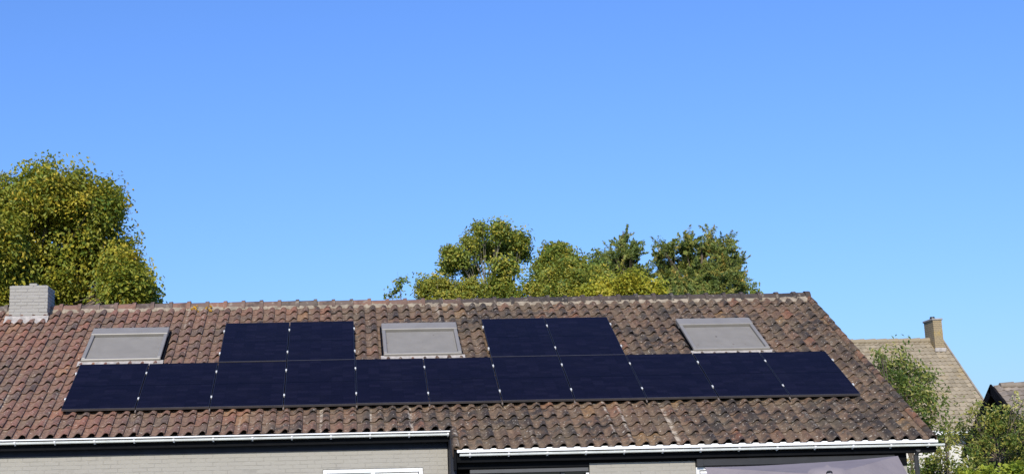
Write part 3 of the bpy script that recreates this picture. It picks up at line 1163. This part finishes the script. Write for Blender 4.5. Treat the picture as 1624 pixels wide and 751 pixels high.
def roof_window(x, s, label):
    root = empty('roof_window', None, label, 'roof window', 'roof windows with closed shutters', mw=roof_matrix(x, s, -.105))
    inv = None

    def part(mb, nm, mat):
        o = bpy.data.objects.new(nm, mb.mesh(nm, mat))
        COL.objects.link(o)
        o.parent = root
        return o
    H = .105
    part(MB().box((.012, .012, -.06), (SKW - .012, SKH - .012, H - .052)), 'window_frame', M['black'])
    # side rails, top box, bottom bar
    for x0 in (0, SKW - .062):
        part(MB().bevbox((x0, .06, H - .045), (x0 + .062, SKH - .29, H), .007), 'side_rail', M['cover'])
    part(MB().bevbox((-.004, SKH - .288, H - .075), (SKW + .004, SKH, H + .012), .010), 'shutter_box', M['cover'])
    part(MB().bevbox((-.002, 0, H - .055), (SKW + .002, .058, H - .002), .012), 'bottom_bar', M['cover'])
    # shutter curtain of shallow rounded slats
    m = MB()
    n = 22
    y0, y1 = .076, SKH - .312
    for k in range(n):
        a = y0 + (y1 - y0) * k / n
        b = y0 + (y1 - y0) * (k + 1) / n - .0035
        z = H - .036
        pts = [(a, z - .006), (a + (b - a) * .2, z), (a + (b - a) * .8, z), (b, z - .006)]
        vs = [(.066, p, q_) for p, q_ in pts] + [(SKW - .066, p, q_) for p, q_ in pts]
        m.add(vs, [(0, 1, 5, 4), (1, 2, 6, 5), (2, 3, 7, 6)], False)
    m.add([(.064, y0, H - .048), (SKW - .064, y0, H - .048), (SKW - .064, y1, H - .048), (.064, y1, H - .048)], [(0, 1, 2, 3)])
    tag(part(m, 'shutter_slats', M['shutter']), kind='stuff')
    # pale apron below
    m = MB()
    nn = 36
    vs, fs = [], []
    for i in range(nn + 1):
        xx = -.05 + (SKW + .10) * i / nn
        u = ((x + xx - X0) / TW) % 1.0
        h = float(np.interp(u, [0, .3, .58, .79, 1.0], [.030, .008, .03, .068, .05]))
        o0 = O_T + .105
        vs += [(xx, -.15 + .006 * math.sin(i), h * .5 + .045 + o0 + .006), (xx, -.05, .05), (xx, .02, .06)]
    for i in range(nn):
        for k in range(2):
            fs.append((3 * i + k, 3 * i + 3 + k, 3 * i + 4 + k, 3 * i + 1 + k))
    m.add(vs, fs, True)
    part(m, 'flashing_apron', M['lead'])
    # dark side flashings
    for x0 in (-.034, SKW + .004):
        part(MB().box((x0, -.02, -.04), (x0 + .03, SKH + .03, .028)), 'side_flashing', M['black'])
    return root


roof_window(-.03, 1.955, 'grey shuttered roof window at the left, above the two leftmost bottom solar panels')
roof_window(5.11, 1.955, 'grey shuttered roof window in the middle, between the two raised pairs of solar panels')
roof_window(10.46, 1.925, 'grey shuttered roof window at the right, above the last bottom solar panels near the verge')

# ------------------------------------------------------------------ parasol on the terrace
pL, pB = Vector(at(1118, 740, -2.86)), Vector(at(1424, 722, -3.10))
e1 = (pB - pL).normalized()
HALF = (pB - pL).length / 2
AP = 0.62
best = None
for i in range(60):
    tau = R(2 + i * .7)
    h_ = Vector((e1.y, -e1.x, 0)).normalized()                  # towards the viewer, level
    dn = (h_ * math.cos(tau) + Vector((0, 0, -math.sin(tau))))
    dn = (dn - e1 * dn.dot(e1)).normalized()
    nn_ = e1.cross(-dn).normalized()
    A_ = (pL + pB) / 2 + dn * HALF + nn_ * AP
    w_ = np.array(A_) - CAM
    py_ = 375.5 - FPX * (w_ @ CU) / (w_ @ CF)
    if best is None or abs(py_ - 751.0) < best[0]:
        best = (abs(py_ - 751.0), dn, nn_)
_, dn, nn_ = best
zm = (pL + pB) / 2
pm = Matrix(((e1.x, -dn.x, nn_.x, zm.x), (e1.y, -dn.y, nn_.y, zm.y), (e1.z, -dn.z, nn_.z, zm.z), (0, 0, 0, 1)))
# local: x along the upper edge, y upwards along the tilted plane (edge at y=0, apex at y=-HALF), z off it
par_base = pm @ Vector((0, -HALF, 0))
parasol = empty('parasol', (par_base.x, par_base.y, 0), 'grey fabric parasol opened and tilted towards the viewer, below the right eaves', 'parasol')
cv_ = MB()
cor = [Vector((-HALF, 0, 0)), Vector((HALF, 0, 0)), Vector((HALF, -2 * HALF, 0)), Vector((-HALF, -2 * HALF, 0))]
apx = Vector((0, -HALF, AP))
N = 10
for e in range(4):
    a, b = cor[e], cor[(e + 1) % 4]
    vs, fs = [], []
    for i in range(N + 1):
        t = i / N
        for j in range(N + 1):
            u_ = j / N
            p = apx.lerp(a.lerp(b, u_), t)
            sag = -0.02 * math.sin(math.pi * u_) * t * (1 + .2 * math.sin(9 * u_))
            edge = 0.02 * math.sin(math.pi * u_) * t * t
            mid = (a + b) / 2
            d = (apx - mid)
            d.z = 0
            p = p + Vector((0, 0, sag)) + d.normalized() * edge
            vs.append(pm @ p)
    for i in range(N):
        for j in range(N):
            k = i * (N + 1) + j
            fs.append((k, k + 1, k + N + 2, k + N + 1))
    cv_.add(vs, fs, True)
cv_.build('canopy', M['fabric'], parasol)
# ruffled vent cap and finial
vt = MB()
vs, fs = [], []
rr = random.Random(2)
K = 32
for i, (rad, hz) in enumerate(((0.02, .045), (0.10, .03), (0.18, .0), (0.225, -.025))):
    for k in range(K):
        an = 2 * math.pi * k / K
        sq = (abs(math.cos(an)) ** 4 + abs(math.sin(an)) ** 4) ** -.25
        w = rad * sq * (1 + (.06 * math.sin(5 * an) + .05 * rr.random()) * (i / 3))
        vs.append(pm @ (apx + Vector((w * math.cos(an), w * math.sin(an), hz + (rr.gauss(0, .015) if i == 3 else 0)))))
for i in range(3):
    for k in range(K):
        k2 = (k + 1) % K
        fs.append((i * K + k, i * K + k2, (i + 1) * K + k2, (i + 1) * K + k))
vt.add(vs, fs, True)
vt.build('vent_cap', M['fabric'], parasol)
fn = MB()
vs = []
for i in range(17):
    an = 2 * math.pi * i / 16
    vs.append(pm @ (apx + Vector((.034 * math.cos(an), -.03, .045 + .03 * math.sin(an)))))
fn.tube(vs, [.008] * 17, 6, cap=False)
fn.build('finial_ring', M['dgrey'], parasol)
pol = MB()
top = pm @ (apx + Vector((0, 0, .05)))
jt = pm @ (apx + Vector((0, 0, -.45)))
pol.tube([(jt.x, jt.y, .05), (jt.x, jt.y, jt.z), top], [.024, .024, .02], 10)
pol.build('pole', M['dgrey'], parasol)
for e in range(4):
    MB().tube([pm @ (apx + Vector((0, 0, -.02))), pm @ (cor[e] + Vector((0, 0, -.02)))], [.011, .009], 6).build('rib', M['dgrey'], parasol)
MB().bevbox((jt.x - .3, jt.y - .3, .008), (jt.x + .3, jt.y + .3, .08), .015).build('base', M['stone'], parasol)


# ------------------------------------------------------------------ trees and shrubs
def px_scale(Y):
    return (Y - CAM[1]) / FPX


def leaf_arrays(centres, out, L, W, tint, rng, up=0.35, outw=0.6, droop=0.0, fold=0.18, own=0):
    n = len(centres)
    nr = rng.normal(0, 1, (n, 3))
    nr /= np.linalg.norm(nr, axis=1)[:, None]
    nrm = nr * 0.5 + out * outw * .7 + own + np.array([0, 0, up])
    nrm /= np.linalg.norm(nrm, axis=1)[:, None]
    ax = rng.normal(0, 1, (n, 3)) + out * 0.5 + np.array([0, 0, -droop])
    ax -= nrm * (ax * nrm).sum(1)[:, None]
    ax /= np.linalg.norm(ax, axis=1)[:, None]
    sd = np.cross(nrm, ax)
    l = (L * rng.uniform(.65, 1.25, n))[:, None]
    w = (W * rng.uniform(.7, 1.2, n))[:, None]
    p0 = centres - ax * l * .5
    p1 = centres - ax * l * .02 + sd * w * .5 + nrm * w * fold
    p2 = centres + ax * l * .5 - nrm * l * .12
    p3 = centres - ax * l * .02 - sd * w * .5 + nrm * w * fold
    v = np.stack([p0, p1, p2, p3], 1).reshape(-1, 3)
    q = np.arange(n * 4).reshape(-1, 4)
    return v, q, np.repeat(tint, 4)


def plant(name, label, cat, base, lobes, leaf_mat, bark_mat, n_clump, per_clump, clump_r, L, W, seed, trunk_r=0.12,
          trunk_top=None, group=None, bias=(0.5, 0.28), up=0.35, droop=0.0, shell=0.55, limb_r=0.05, twigs=0, forks=True, spray=0.0, flat=1.0, boughs=5):
    """lobes: (centre, radii) ellipsoids; leaves sit in clumps through their volume"""
    rng = np.random.default_rng(seed)
    rnd = random.Random(seed)
    base = Vector(base)
    root = empty(name, base, label, cat, group)
    sub = []                     # every lobe breaks up into a few uneven boughs
    for (c, r) in lobes:
        for _ in range(boughs):
            f_ = rnd.uniform(.42, .72)
            o_ = Vector((rnd.gauss(0, 1), rnd.gauss(0, 1), rnd.gauss(.15, 1))).normalized() * rnd.uniform(.35, .62)
            sub.append(((c[0] + o_.x * r[0], c[1] + o_.y * r[1], c[2] + o_.z * r[2]), (r[0] * f_, r[1] * f_, r[2] * f_)))
    sub = sub or lobes
    vol = np.array([r[0] * r[1] * r[2] for c, r in sub]) ** 0.67
    vol /= vol.sum()
    pick = rng.choice(len(sub), n_clump, p=vol)
    C = np.array([c for c, r in sub])[pick]
    Rr = np.array([r for c, r in sub])[pick]
    d = rng.normal(0, 1, (n_clump, 3))
    d /= np.linalg.norm(d, axis=1)[:, None]
    rad = rng.uniform(shell ** 2, 1.0, n_clump) ** 0.5
    rad *= 1 + 0.12 * np.clip(rng.normal(0, 1, n_clump), -2, 1.4)
    cc = C + d * Rr * rad[:, None]
    ct = np.clip(bias[0] + bias[1] * rng.normal(0, 1, n_clump), 0, 1)
    own = rng.normal(0, 1, (n_clump, 3))
    own /= np.linalg.norm(own, axis=1)[:, None]
    k = rng.poisson(per_clump, n_clump)
    idx = np.repeat(np.arange(n_clump), k)
    n = len(idx)
    g_ = np.clip(rng.normal(0, 1, (n, 3)), -1.7, 1.7) * clump_r * rng.uniform(.55, 1.35, n_clump)[idx][:, None] * np.array([1, 1, flat])
    if spray > 0:          # elongated shoots pointing outwards and up
        sdir_ = d[idx] * 0.8 + np.array([0, 0, 0.35]) + rng.normal(0, .15, (n_clump, 3))[idx]
        sdir_ /= np.linalg.norm(sdir_, axis=1)[:, None]
        tt = rng.uniform(-.6, 1.0, n)
        g_ = g_ * (0.55 * (1.1 - np.clip(tt, 0, 1)))[:, None] + sdir_ * (tt * spray)[:, None]
    pts = cc[idx] + g_
    pts[:, 2] = np.maximum(pts[:, 2], 0.05)
    tint = np.clip(ct[idx] * 0.75 + rng.uniform(0, .25, n) + rng.normal(0, .08, n), 0, 1)
    v, q, ti = leaf_arrays(pts, d[idx], L, W, tint, rng, up, droop=droop, own=own[idx] * .75)
    crown = link('crown', np_mesh('crown', v, q, np.zeros(len(q), bool), leaf_mat, ti), root)
    # trunk, limbs to every lobe, twigs to some clumps
    tr = MB()
    tt = Vector(trunk_top) if trunk_top is not None else Vector((base.x, base.y, np.mean([c[2] for c, r in lobes])))
    path = []
    for i in range(7):
        t = i / 6
        p = base.lerp(tt, t)
        path.append((p.x + rnd.gauss(0, trunk_r * .3) * (0 < i < 6), p.y + rnd.gauss(0, trunk_r * .3), p.z))
    tr.tube(path, [trunk_r * (1.25 - 1.12 * i / 6) for i in range(7)], 9)
    for (c, r) in lobes:
        c = Vector(c)
        t = rnd.uniform(.72, .98)
        s = Vector(path[min(6, int(t * 6))])
        mid = s.lerp(c, .5) + Vector((rnd.gauss(0, .12), rnd.gauss(0, .12), -.10 * (c - s).length))
        tr.tube([s, mid, c], [limb_r, limb_r * .7, limb_r * .35], 6)
        if forks:
            for _ in range(6):
                e = c + Vector((rnd.gauss(0, .5) * r[0], rnd.gauss(0, .5) * r[1], rnd.gauss(.15, .5) * r[2]))
                st = mid.lerp(c, rnd.random())
                md = st.lerp(e, .5) + Vector((0, 0, rnd.gauss(0, .06)))
                tr.tube([st, md, e], [limb_r * .4, limb_r * .28, limb_r * .1], 5)
    for i in range(twigs):
        e = Vector(cc[rnd.randrange(n_clump)])
        li = min(range(len(lobes)), key=lambda a: (Vector(lobes[a][0]) - e).length)
        st = Vector(lobes[li][0])
        tr.tube([st, st.lerp(e, .55) + Vector((0, 0, -.05)), e], [limb_r * .3, limb_r * .2, limb_r * .08], 4)
    tr.build('trunk', bark_mat, root)
    return root


def lobes_px(lst, Y, dy=0.8, seed=0):
    """lobes measured in the picture, at real depth Y with some spread in depth"""
    rnd = random.Random(seed)
    out = []
    for (x, y, rx, rz) in lst:
        yy = Y + rnd.uniform(-dy, dy)
        k = px_scale(yy)
        p = at(x, y, yy)
        out.append((tuple(p), (rx * k, (rx + rz) * .5 * k, rz * k)))
    return out


# big tree behind the chimney
Yt = 12.0
lb = lobes_px([(80, 330, 80, 62), (15, 342, 75, 58), (130, 340, 56, 62), (60, 420, 100, 75), (150, 420, 62, 60), (195, 455, 50, 48),
               (-50, 400, 80, 110), (100, 480, 120, 60), (205, 500, 48, 50), (-20, 480, 100, 80), (170, 322, 26, 38), (188, 392, 30, 36), (216, 447, 22, 30), (226, 480, 20, 28)], Yt, 1.2, 3)
b = at(40, 600, Yt)
plant('broadleaf_tree', 'big dense yellow green broadleaf tree behind the painted chimney at the left', 'tree', (b[0], Yt, 0), lb, M['leaf_maple'], M['bark'],
      2500, 54, .17, .112, .068, 5, trunk_r=.28, group=None, bias=(.46, .22), up=.5, droop=.5, shell=.62, limb_r=.07, twigs=60, boughs=9)

# sparse sapling tops left of the open tree
Ys = 9.0
lb = lobes_px([(632, 447, 13, 18), (622, 468, 14, 9)], Ys, .1, 1)
b = at(630, 600, Ys)
plant('young_tree', 'thin sparse sapling top with few leaves above the ridge, left of the spreading tree', 'tree', (b[0], Ys, 0), lb, M['leaf_ash'], M['bark'],
      26, 6, .06, .10, .06, 6, trunk_r=.025, trunk_top=at(636, 436, Ys), bias=(.3, .2), limb_r=.012, twigs=20, forks=True)

# spreading tree with gaps and pale limbs
Yb = 16.0
lb = lobes_px([(766, 368, 15, 12), (793, 366, 12, 13), (824, 382, 14, 16), (744, 385, 12, 9), (722, 405, 17, 13), (712, 422, 12, 9), (772, 398, 22, 14), (800, 390, 14, 12), (826, 404, 13, 10),
               (795, 424, 24, 14), (745, 428, 17, 9), (797, 452, 20, 14), (810, 472, 22, 12), (740, 412, 16, 9), (775, 470, 14, 10)], Yb, .7, 4)
b = at(775, 600, Yb)
plant('broadleaf_tree', 'tallest open crowned broadleaf tree with pale limbs and sky gaps, above the right raised panels', 'tree', (b[0], Yb, 0), lb, M['leaf_ash'], M['pale_bark'],
      360, 58, .125, .105, .056, 8, trunk_r=.10, boughs=9, trunk_top=at(783, 400, Yb), group=None, bias=(.5, .25), up=.5, droop=.5, shell=.5, limb_r=.026, twigs=90)
# low bushy yellowish tree to its left
Yb = 13.0
lb = lobes_px([(690, 452, 30, 12), (715, 462, 30, 14), (672, 466, 18, 10), (745, 462, 22, 16), (700, 485, 45, 18)], Yb, .5, 5)
b = at(705, 600, Yb)
plant('broadleaf_tree', 'low flat topped yellow green tree just above the ridge beside the sapling', 'tree', (b[0], Yb, 0), lb, M['leaf_ash'], M['pale_bark'],
      220, 56, .12, .095, .05, 9, trunk_r=.10, trunk_top=at(715, 470, Yb), bias=(.66, .2), up=.7, droop=.5, shell=.4, limb_r=.04, twigs=40)

# round tree in the middle
Yb = 15.0
lb = lobes_px([(890, 402, 30, 22), (868, 425, 24, 22), (915, 425, 34, 26), (885, 450, 42, 26), (940, 442, 26, 30), (850, 458, 18, 14), (890, 475, 60, 24)], Yb, .8, 6)
b = at(890, 600, Yb)
plant('broadleaf_tree', 'rounded green broadleaf tree directly right of the tallest open crowned tree', 'tree', (b[0], Yb, 0), lb, M['leaf_ash'], M['bark'],
      390, 70, .135, .098, .052, 12, trunk_r=.15, trunk_top=at(890, 440, Yb), bias=(.52, .24), up=.5, droop=.4, shell=.5, limb_r=.034, twigs=50)
# thin grey green tree behind
Yb = 18.0
lb = lobes_px([(952, 412, 18, 16), (962, 435, 16, 22), (945, 430, 16, 20)], Yb, .4, 7)
b = at(955, 600, Yb)
plant('broadleaf_tree', 'small grey green thinly leaved tree between the rounded tree and the thin conifer', 'tree', (b[0], Yb, 0), lb, M['leaf_grey'], M['bark'],
      75, 26, .13, .11, .05, 13, trunk_r=.08, trunk_top=at(955, 420, Yb), bias=(.55, .2), shell=.3, limb_r=.03, twigs=40)
# yellow tree low on the right
Yb = 11.5
lb = lobes_px([(1000, 452, 28, 16), (965, 462, 28, 16), (1030, 460, 24, 12), (985, 480, 60, 18), (930, 468, 24, 12)], Yb, .5, 8)
b = at(995, 600, Yb)
plant('broadleaf_tree', 'low bright yellow tree just above the ridge, in front of the thin conifer', 'tree', (b[0], Yb, 0), lb, M['leaf_yellow'], M['pale_bark'],
      300, 56, .12, .09, .055, 14, trunk_r=.08, trunk_top=at(988, 455, Yb), bias=(.55, .22), up=.6, droop=.3, shell=.4, limb_r=.03, twigs=20)

# thin conifer
Yb = 17.5
lb = lobes_px([(986, 390, 9, 10), (972, 400, 14, 6), (1000, 402, 15, 7), (986, 416, 22, 11), (963, 407, 8, 4), (1008, 394, 7, 7), (990, 436, 26, 18), (1015, 438, 18, 16), (991, 378, 4, 6)], Yb, .5, 9)
b = at(987, 600, Yb)
plant('conifer_tree', 'thin dark pointed conifer rising behind the low bright yellow tree', 'tree', (b[0], Yb, 0), lb, M['needle'], M['bark'],
      290, 60, .08, .105, .032, 15, trunk_r=.11, trunk_top=at(988, 366, Yb), group='conifers beyond the ridge', bias=(.42, .2), up=.3, shell=.25, limb_r=.012, twigs=60, spray=.34)
# broad conifer group at the right end: one wide tree with several leaders
Yb = 17.0
lb = lobes_px([(1056, 398, 16, 12), (1088, 392, 18, 12), (1120, 392, 18, 12), (1148, 402, 18, 14), (1166, 416, 13, 14), (1060, 426, 22, 20), (1100, 424, 30, 22), (1142, 436, 30, 24),
               (1170, 450, 16, 18), (1075, 456, 32, 20), (1125, 460, 40, 24), (1174, 466, 16, 12), (1045, 408, 9, 6), (1100, 482, 64, 20), (1090, 376, 4, 5), (1126, 374, 4, 6), (1156, 384, 5, 6), (1046, 388, 5, 5)], Yb, 1.0, 10)
b = at(1115, 600, Yb)
plant('conifer_tree', 'broad dark green bushy conifer, rightmost of the trees above the ridge', 'tree', (b[0], Yb, 0), lb, M['needle'], M['bark'],
      1150, 66, .085, .105, .032, 16, trunk_r=.2, trunk_top=at(1112, 385, Yb), group='conifers beyond the ridge', bias=(.5, .26), up=.3, shell=.45, limb_r=.012, twigs=120, spray=.34)
Yb = 13.0
lb = lobes_px([(1196, 462, 7, 12), (1204, 470, 9, 6)], Yb, .2, 11)
b = at(1197, 600, Yb)
plant('young_tree', 'wispy twig tips of a sapling beside the right foot of the broad conifer', 'tree', (b[0], Yb, 0), lb, M['leaf_ash'], M['bark'],
      26, 7, .06, .09, .05, 17, trunk_r=.025, trunk_top=at(1196, 452, Yb), bias=(.3, .2), limb_r=.012, twigs=14)

# shrub behind the verge on the right
Yb = 10.0
lb = lobes_px([(1440, 590, 34, 24), (1410, 575, 26, 16), (1455, 620, 36, 28), (1425, 615, 30, 26), (1475, 650, 34, 26), (1440, 655, 34, 30), (1395, 560, 14, 10), (1470, 600, 18, 14), (1398, 600, 22, 30), (1460, 690, 40, 26), (1432, 558, 10, 10), (1440, 770, 45, 60)], Yb, .8, 12)
b = at(1440, 760, Yb)
plant('shrub', 'loose leafy green shrub growing behind the right verge, in front of the distant tan roof', 'shrub', (b[0], Yb, 0), lb, M['leaf_grey'], M['bark'],
      225, 24, .14, .12, .05, 18, trunk_r=.06, trunk_top=at(1440, 640, Yb), bias=(.45, .28), up=.4, droop=.5, shell=.35, limb_r=.025, twigs=110)
# tall loose bushes at the right edge, in front of the distant houses
Yb = 7.5
lb = lobes_px([(1545, 655, 26, 16), (1575, 672, 34, 20), (1600, 660, 24, 22), (1530, 685, 30, 18), (1610, 690, 30, 24), (1560, 705, 36, 20), (1620, 640, 16, 14), (1640, 680, 30, 40), (1600, 725, 40, 26), (1540, 730, 30, 20), (1505, 690, 14, 10), (1580, 810, 62, 60)], Yb, .7, 13)
b = at(1580, 780, Yb)
plant('shrub', 'dry tangled yellowish shrub at the right edge, in front of the dark gabled shed', 'shrub', (b[0], Yb, 0), lb, M['leaf_hedge'], M['bark'],
      260, 24, .125, .10, .044, 19, trunk_r=.06, trunk_top=at(1580, 690, Yb), bias=(.5, .3), up=.3, droop=.3, shell=.3, limb_r=.022, twigs=160)
Yb = 3.5
lb = lobes_px([(1500, 722, 22, 16), (1480, 735, 20, 16), (1520, 742, 26, 18), (1475, 765, 40, 24), (1530, 770, 40, 24), (1502, 700, 10, 8), (1500, 850, 45, 70)], Yb, .4, 14)
b = at(1500, 800, Yb)
plant('shrub', 'dark green shrub with pale leaves beside the right corner under the gutter end', 'shrub', (b[0], Yb, 0), lb, M['leaf_hedge'], M['bark'],
      210, 26, .09, .085, .042, 20, trunk_r=.05, trunk_top=at(1500, 740, Yb), bias=(.5, .3), up=.3, shell=.3, limb_r=.02, twigs=50)
Yb = -1.2
lb = lobes_px([(1565, 757, 26, 12), (1600, 753, 24, 14), (1538, 766, 26, 14), (1640, 755, 30, 16), (1590, 780, 60, 20), (1585, 860, 70, 70)], Yb, .3, 15)
b = at(1580, 830, Yb)
plant('shrub', 'bright lime green shrub at the bottom right corner of the picture', 'shrub', (b[0], Yb, 0), lb, M['leaf_lime'], M['bark'],
      460, 26, .085, .085, .05, 21, trunk_r=.04, trunk_top=at(1580, 765, Yb), bias=(.5, .28), up=.5, shell=.3, limb_r=.015, twigs=20, spray=.12)


# ------------------------------------------------------------------ distant tan roofed house
def far_house(Yr, th, pr, pl_px, pr_px, py, eave_py, name, label, tile_mat, wall_mat, verge_px=None, tw=.17, co=.205, seed=1):
    rnd = random.Random(seed)
    a = at(pl_px, py, Yr)
    b_ = at(pr_px, py, Yr)
    zr = b_[2]
    x0, x1 = a[0], b_[0]
    sn, cn = math.sin(th), math.cos(th)
    root = empty(name, ((x0 + x1) / 2, Yr, 0), label, 'house')
    # slope length from the sight line to the eaves
    lo, hi = .2, 12
    for _ in range(40):
        m_ = (lo + hi) / 2
        p = np.array([(x0 + x1) / 2 * 0 + x1 - .5, Yr - m_ * cn, zr - m_ * sn]) - CAM
        yy = 375.5 - FPX * (p @ CU) / (p @ CF)
        if yy < eave_py:
            lo = m_
        else:
            hi = m_
    S = (lo + hi) / 2
    nrow = int(S / co)
    F = Matrix.Translation((0, Yr, zr)) @ Matrix.Rotation(th, 4, 'X')
    V, Q, SM = tile_arrays(tw, co, full=False)
    tl = []
    nc = int((x1 - x0) / tw)
    for r in range(nrow):
        for c in range(nc):
            tl.append((x1 - (c + 1) * tw, -(r + 1) * co, -.05 + rnd.gauss(0, .003), rnd.gauss(0, .006), rnd.gauss(0, .008), min(1, max(0, rnd.gauss(.5, .25)))))
    v, q, sm, ti = tile_field(tl, F, V, Q, SM)
    ze, ye = zr - S * sn, Yr - S * cn
    rf = MB()
    P = lambda x, s, o: F @ Vector((x, s, o))
    rf.hexa([P(x0, -S, -.13), P(x1, -S, -.13), P(x1, 0, -.13), P(x0, 0, -.13), P(x0, -S, -.06), P(x1, -S, -.06), P(x1, 0, -.06), P(x0, 0, -.06)])
    yb = Yr + S * cn
    rf.add([(x0, Yr, zr - .04), (x1, Yr, zr - .04), (x1, yb, ze), (x0, yb, ze)], [(0, 1, 2, 3)])
    rf = rf.build('roof', M['deck'], root)
    tag(link('tiled_area', np_mesh('tiled_area', v, q, sm, tile_mat, ti), rf), kind='stuff')
    rg = MB()
    n = int((x1 - x0) / .38)
    for i in range(n):
        x = x1 - (i + 1) * .38
        rg.tube([(x, Yr, zr - .03), (x + .37, Yr, zr - .02)], [.085, .10], 10)
    o_ = tag(rg.build('ridge_tiles', tile_mat, rf), kind='stuff')
    o_['tint'] = .4
    wl = MB()
    wl.add([(x0, ye + .35, 0), (x1 - .12, ye + .35, 0), (x1 - .12, ye + .35, ze), (x0, ye + .35, ze)], [(0, 1, 2, 3)])
    for xx in (x0 + .12, x1 - .12):
        wl.add([(xx, ye + .35, 0), (xx, yb - .35, 0), (xx, yb - .35, ze), (xx, Yr, zr - .15), (xx, ye + .35, ze)], [(0, 1, 2, 3, 4)])
    wl.add([(x0, yb - .35, 0), (x1, yb - .35, 0), (x1, yb - .35, ze), (x0, yb - .35, ze)], [(0, 1, 2, 3)])
    wl.build('wall', wall_mat, root)
    return root, F, S, x0, x1, zr, ye, ze


root, F, S, fx0, fx1, fzr, fye, fze = far_house(24.0, R(41), None, 1290, 1494, 538, 681, 'house',
                                                'distant house with tan tiled roof and slim brick chimney, right of the solar roof', M['far_tile'], M['far_wall'], seed=3)
MB().bevbox((fx0, fye - .10, fze - .14), (fx1 + .05, fye + .02, fze - .01), .01).build('gutter', M['white'], root)
MB().box((fx0, fye + .021, fze - .20), (fx1, fye + .36, fze - .16)).build('soffit', M['white'], root)
# its windows, mostly behind the shrubs
for xx in (fx1 - 3.2, fx1 - 1.4):
    w_ = MB().bevbox((xx, fye + .30, 1.0), (xx + 1.1, fye + .349, 2.3), .01).build('window', M['white'], root)
    MB().box((xx + .07, fye + .29, 1.07), (xx + 1.03, fye + .299, 2.23)).build('pane', M['glass'], w_)
# verge boards on the right gable
vb = MB()
P = lambda x, s, o: F @ Vector((x, s, o))
vb.hexa([P(fx1 + .001, -S, -.20), P(fx1 + .05, -S, -.20), P(fx1 + .05, 0, -.20), P(fx1 + .001, 0, -.20), P(fx1 + .001, -S, .01), P(fx1 + .05, -S, .01), P(fx1 + .05, 0, .01), P(fx1 + .001, 0, .01)])
vb.build('verge_board', M['raw_joint'], root)
# chimney at its gable end
cy = 23.55
k = px_scale(cy)
c0 = at(1481.5, 530, cy)
c1 = at(1495.5, 530, cy)
ct = at(1488, 507, cy)[2]
czb = F @ Vector((0, -.9, 0))
cw = c1[0] - c0[0]
cd = .75
ch = MB().box((c0[0] + .01, cy + .01, czb.z), (c1[0] - .01, cy + cd - .01, ct - .01)).build('chimney', M['raw_joint'], root)
bw = MB()
rnd = random.Random(4)
for r in range(int((ct - czb.z) / .065)):
    z = ct - (r + 1) * .065
    x = c0[0] - (r % 2) * .055
    while x < c1[0] - .02:
        a_, b_ = max(x, c0[0]), min(x + .1, c1[0])
        if b_ - a_ > .02:
            bw.box((a_, cy + rnd.gauss(0, .003), z), (b_, cy + .1, z + .055))
        x += .11
    y = cy + .11 - (r % 2) * .05
    while y < cy + cd - .02:
        b_ = min(y + .21, cy + cd)
        a_ = max(y, cy + .105)
        if b_ - a_ > .02:
            bw.box((c0[0], a_, z), (c0[0] + .1, b_, z + .055))
            bw.box((c1[0] - .1, a_, z), (c1[0], b_, z + .055))
        y += .22
o_ = tag(bw.build('brickwork', M['raw_brick'], ch), kind='stuff')
o_['tint'] = .55
MB().bevbox((c0[0] - .03, cy - .03, ct - .004), (c1[0] + .03, cy + cd + .03, ct + .06), .01).build('chimney_cap', M['stone'], ch)
MB().tube([(c0[0] + cw * .4, cy + .3, ct + .06), (c0[0] + cw * .4, cy + .3, ct + .15)], [.09, .075], 10).build('chimney_pot', M['dgrey'], ch)
MB().bevbox((c0[0] - .04, cy - .09, (F @ Vector((0, -.72, 0))).z), (c1[0] + .04, cy - .002, (F @ Vector((0, -.72, 0))).z + .14), .02).build('flashing', M['lead'], ch)

# ------------------------------------------------------------------ dark gabled shed at the right edge
root, F, S, sx0, sx1, szr, sye, sze = far_house(15.0, R(38), None, 1572, 1760, 606, 700, 'shed',
                                                'dark timber gabled shed with weathered brown tiled roof at the right edge', M['shed_tile'], M['timber'], seed=6, tw=.2, co=.25)
root['category'] = 'shed'
bb = MB()
P = lambda x, s, o: F @ Vector((x, s, o))
bb.hexa([P(sx0 - .05, -S, -.22), P(sx0 - .001, -S, -.22), P(sx0 - .001, 0, -.22), P(sx0 - .05, 0, -.22), P(sx0 - .05, -S, .02), P(sx0 - .001, -S, .02), P(sx0 - .001, 0, .02), P(sx0 - .05, 0, .02)])
yb = 2 * 15.0 - sye
bb.hexa([(sx0 - .05, 15.0, szr - .26), (sx0 - .001, 15.0, szr - .26), (sx0 - .001, yb, sze - .26), (sx0 - .05, yb, sze - .26),
         (sx0 - .05, 15.0, szr), (sx0 - .001, 15.0, szr), (sx0 - .001, yb, sze), (sx0 - .05, yb, sze)])
bb.build('barge_board', M['timber'], root)
wm = MB().bevbox((sx0 + .10, 14.4, szr - .95), (sx0 + .119, 14.7, szr - .55), .004).build('window', M['mgrey'], root)
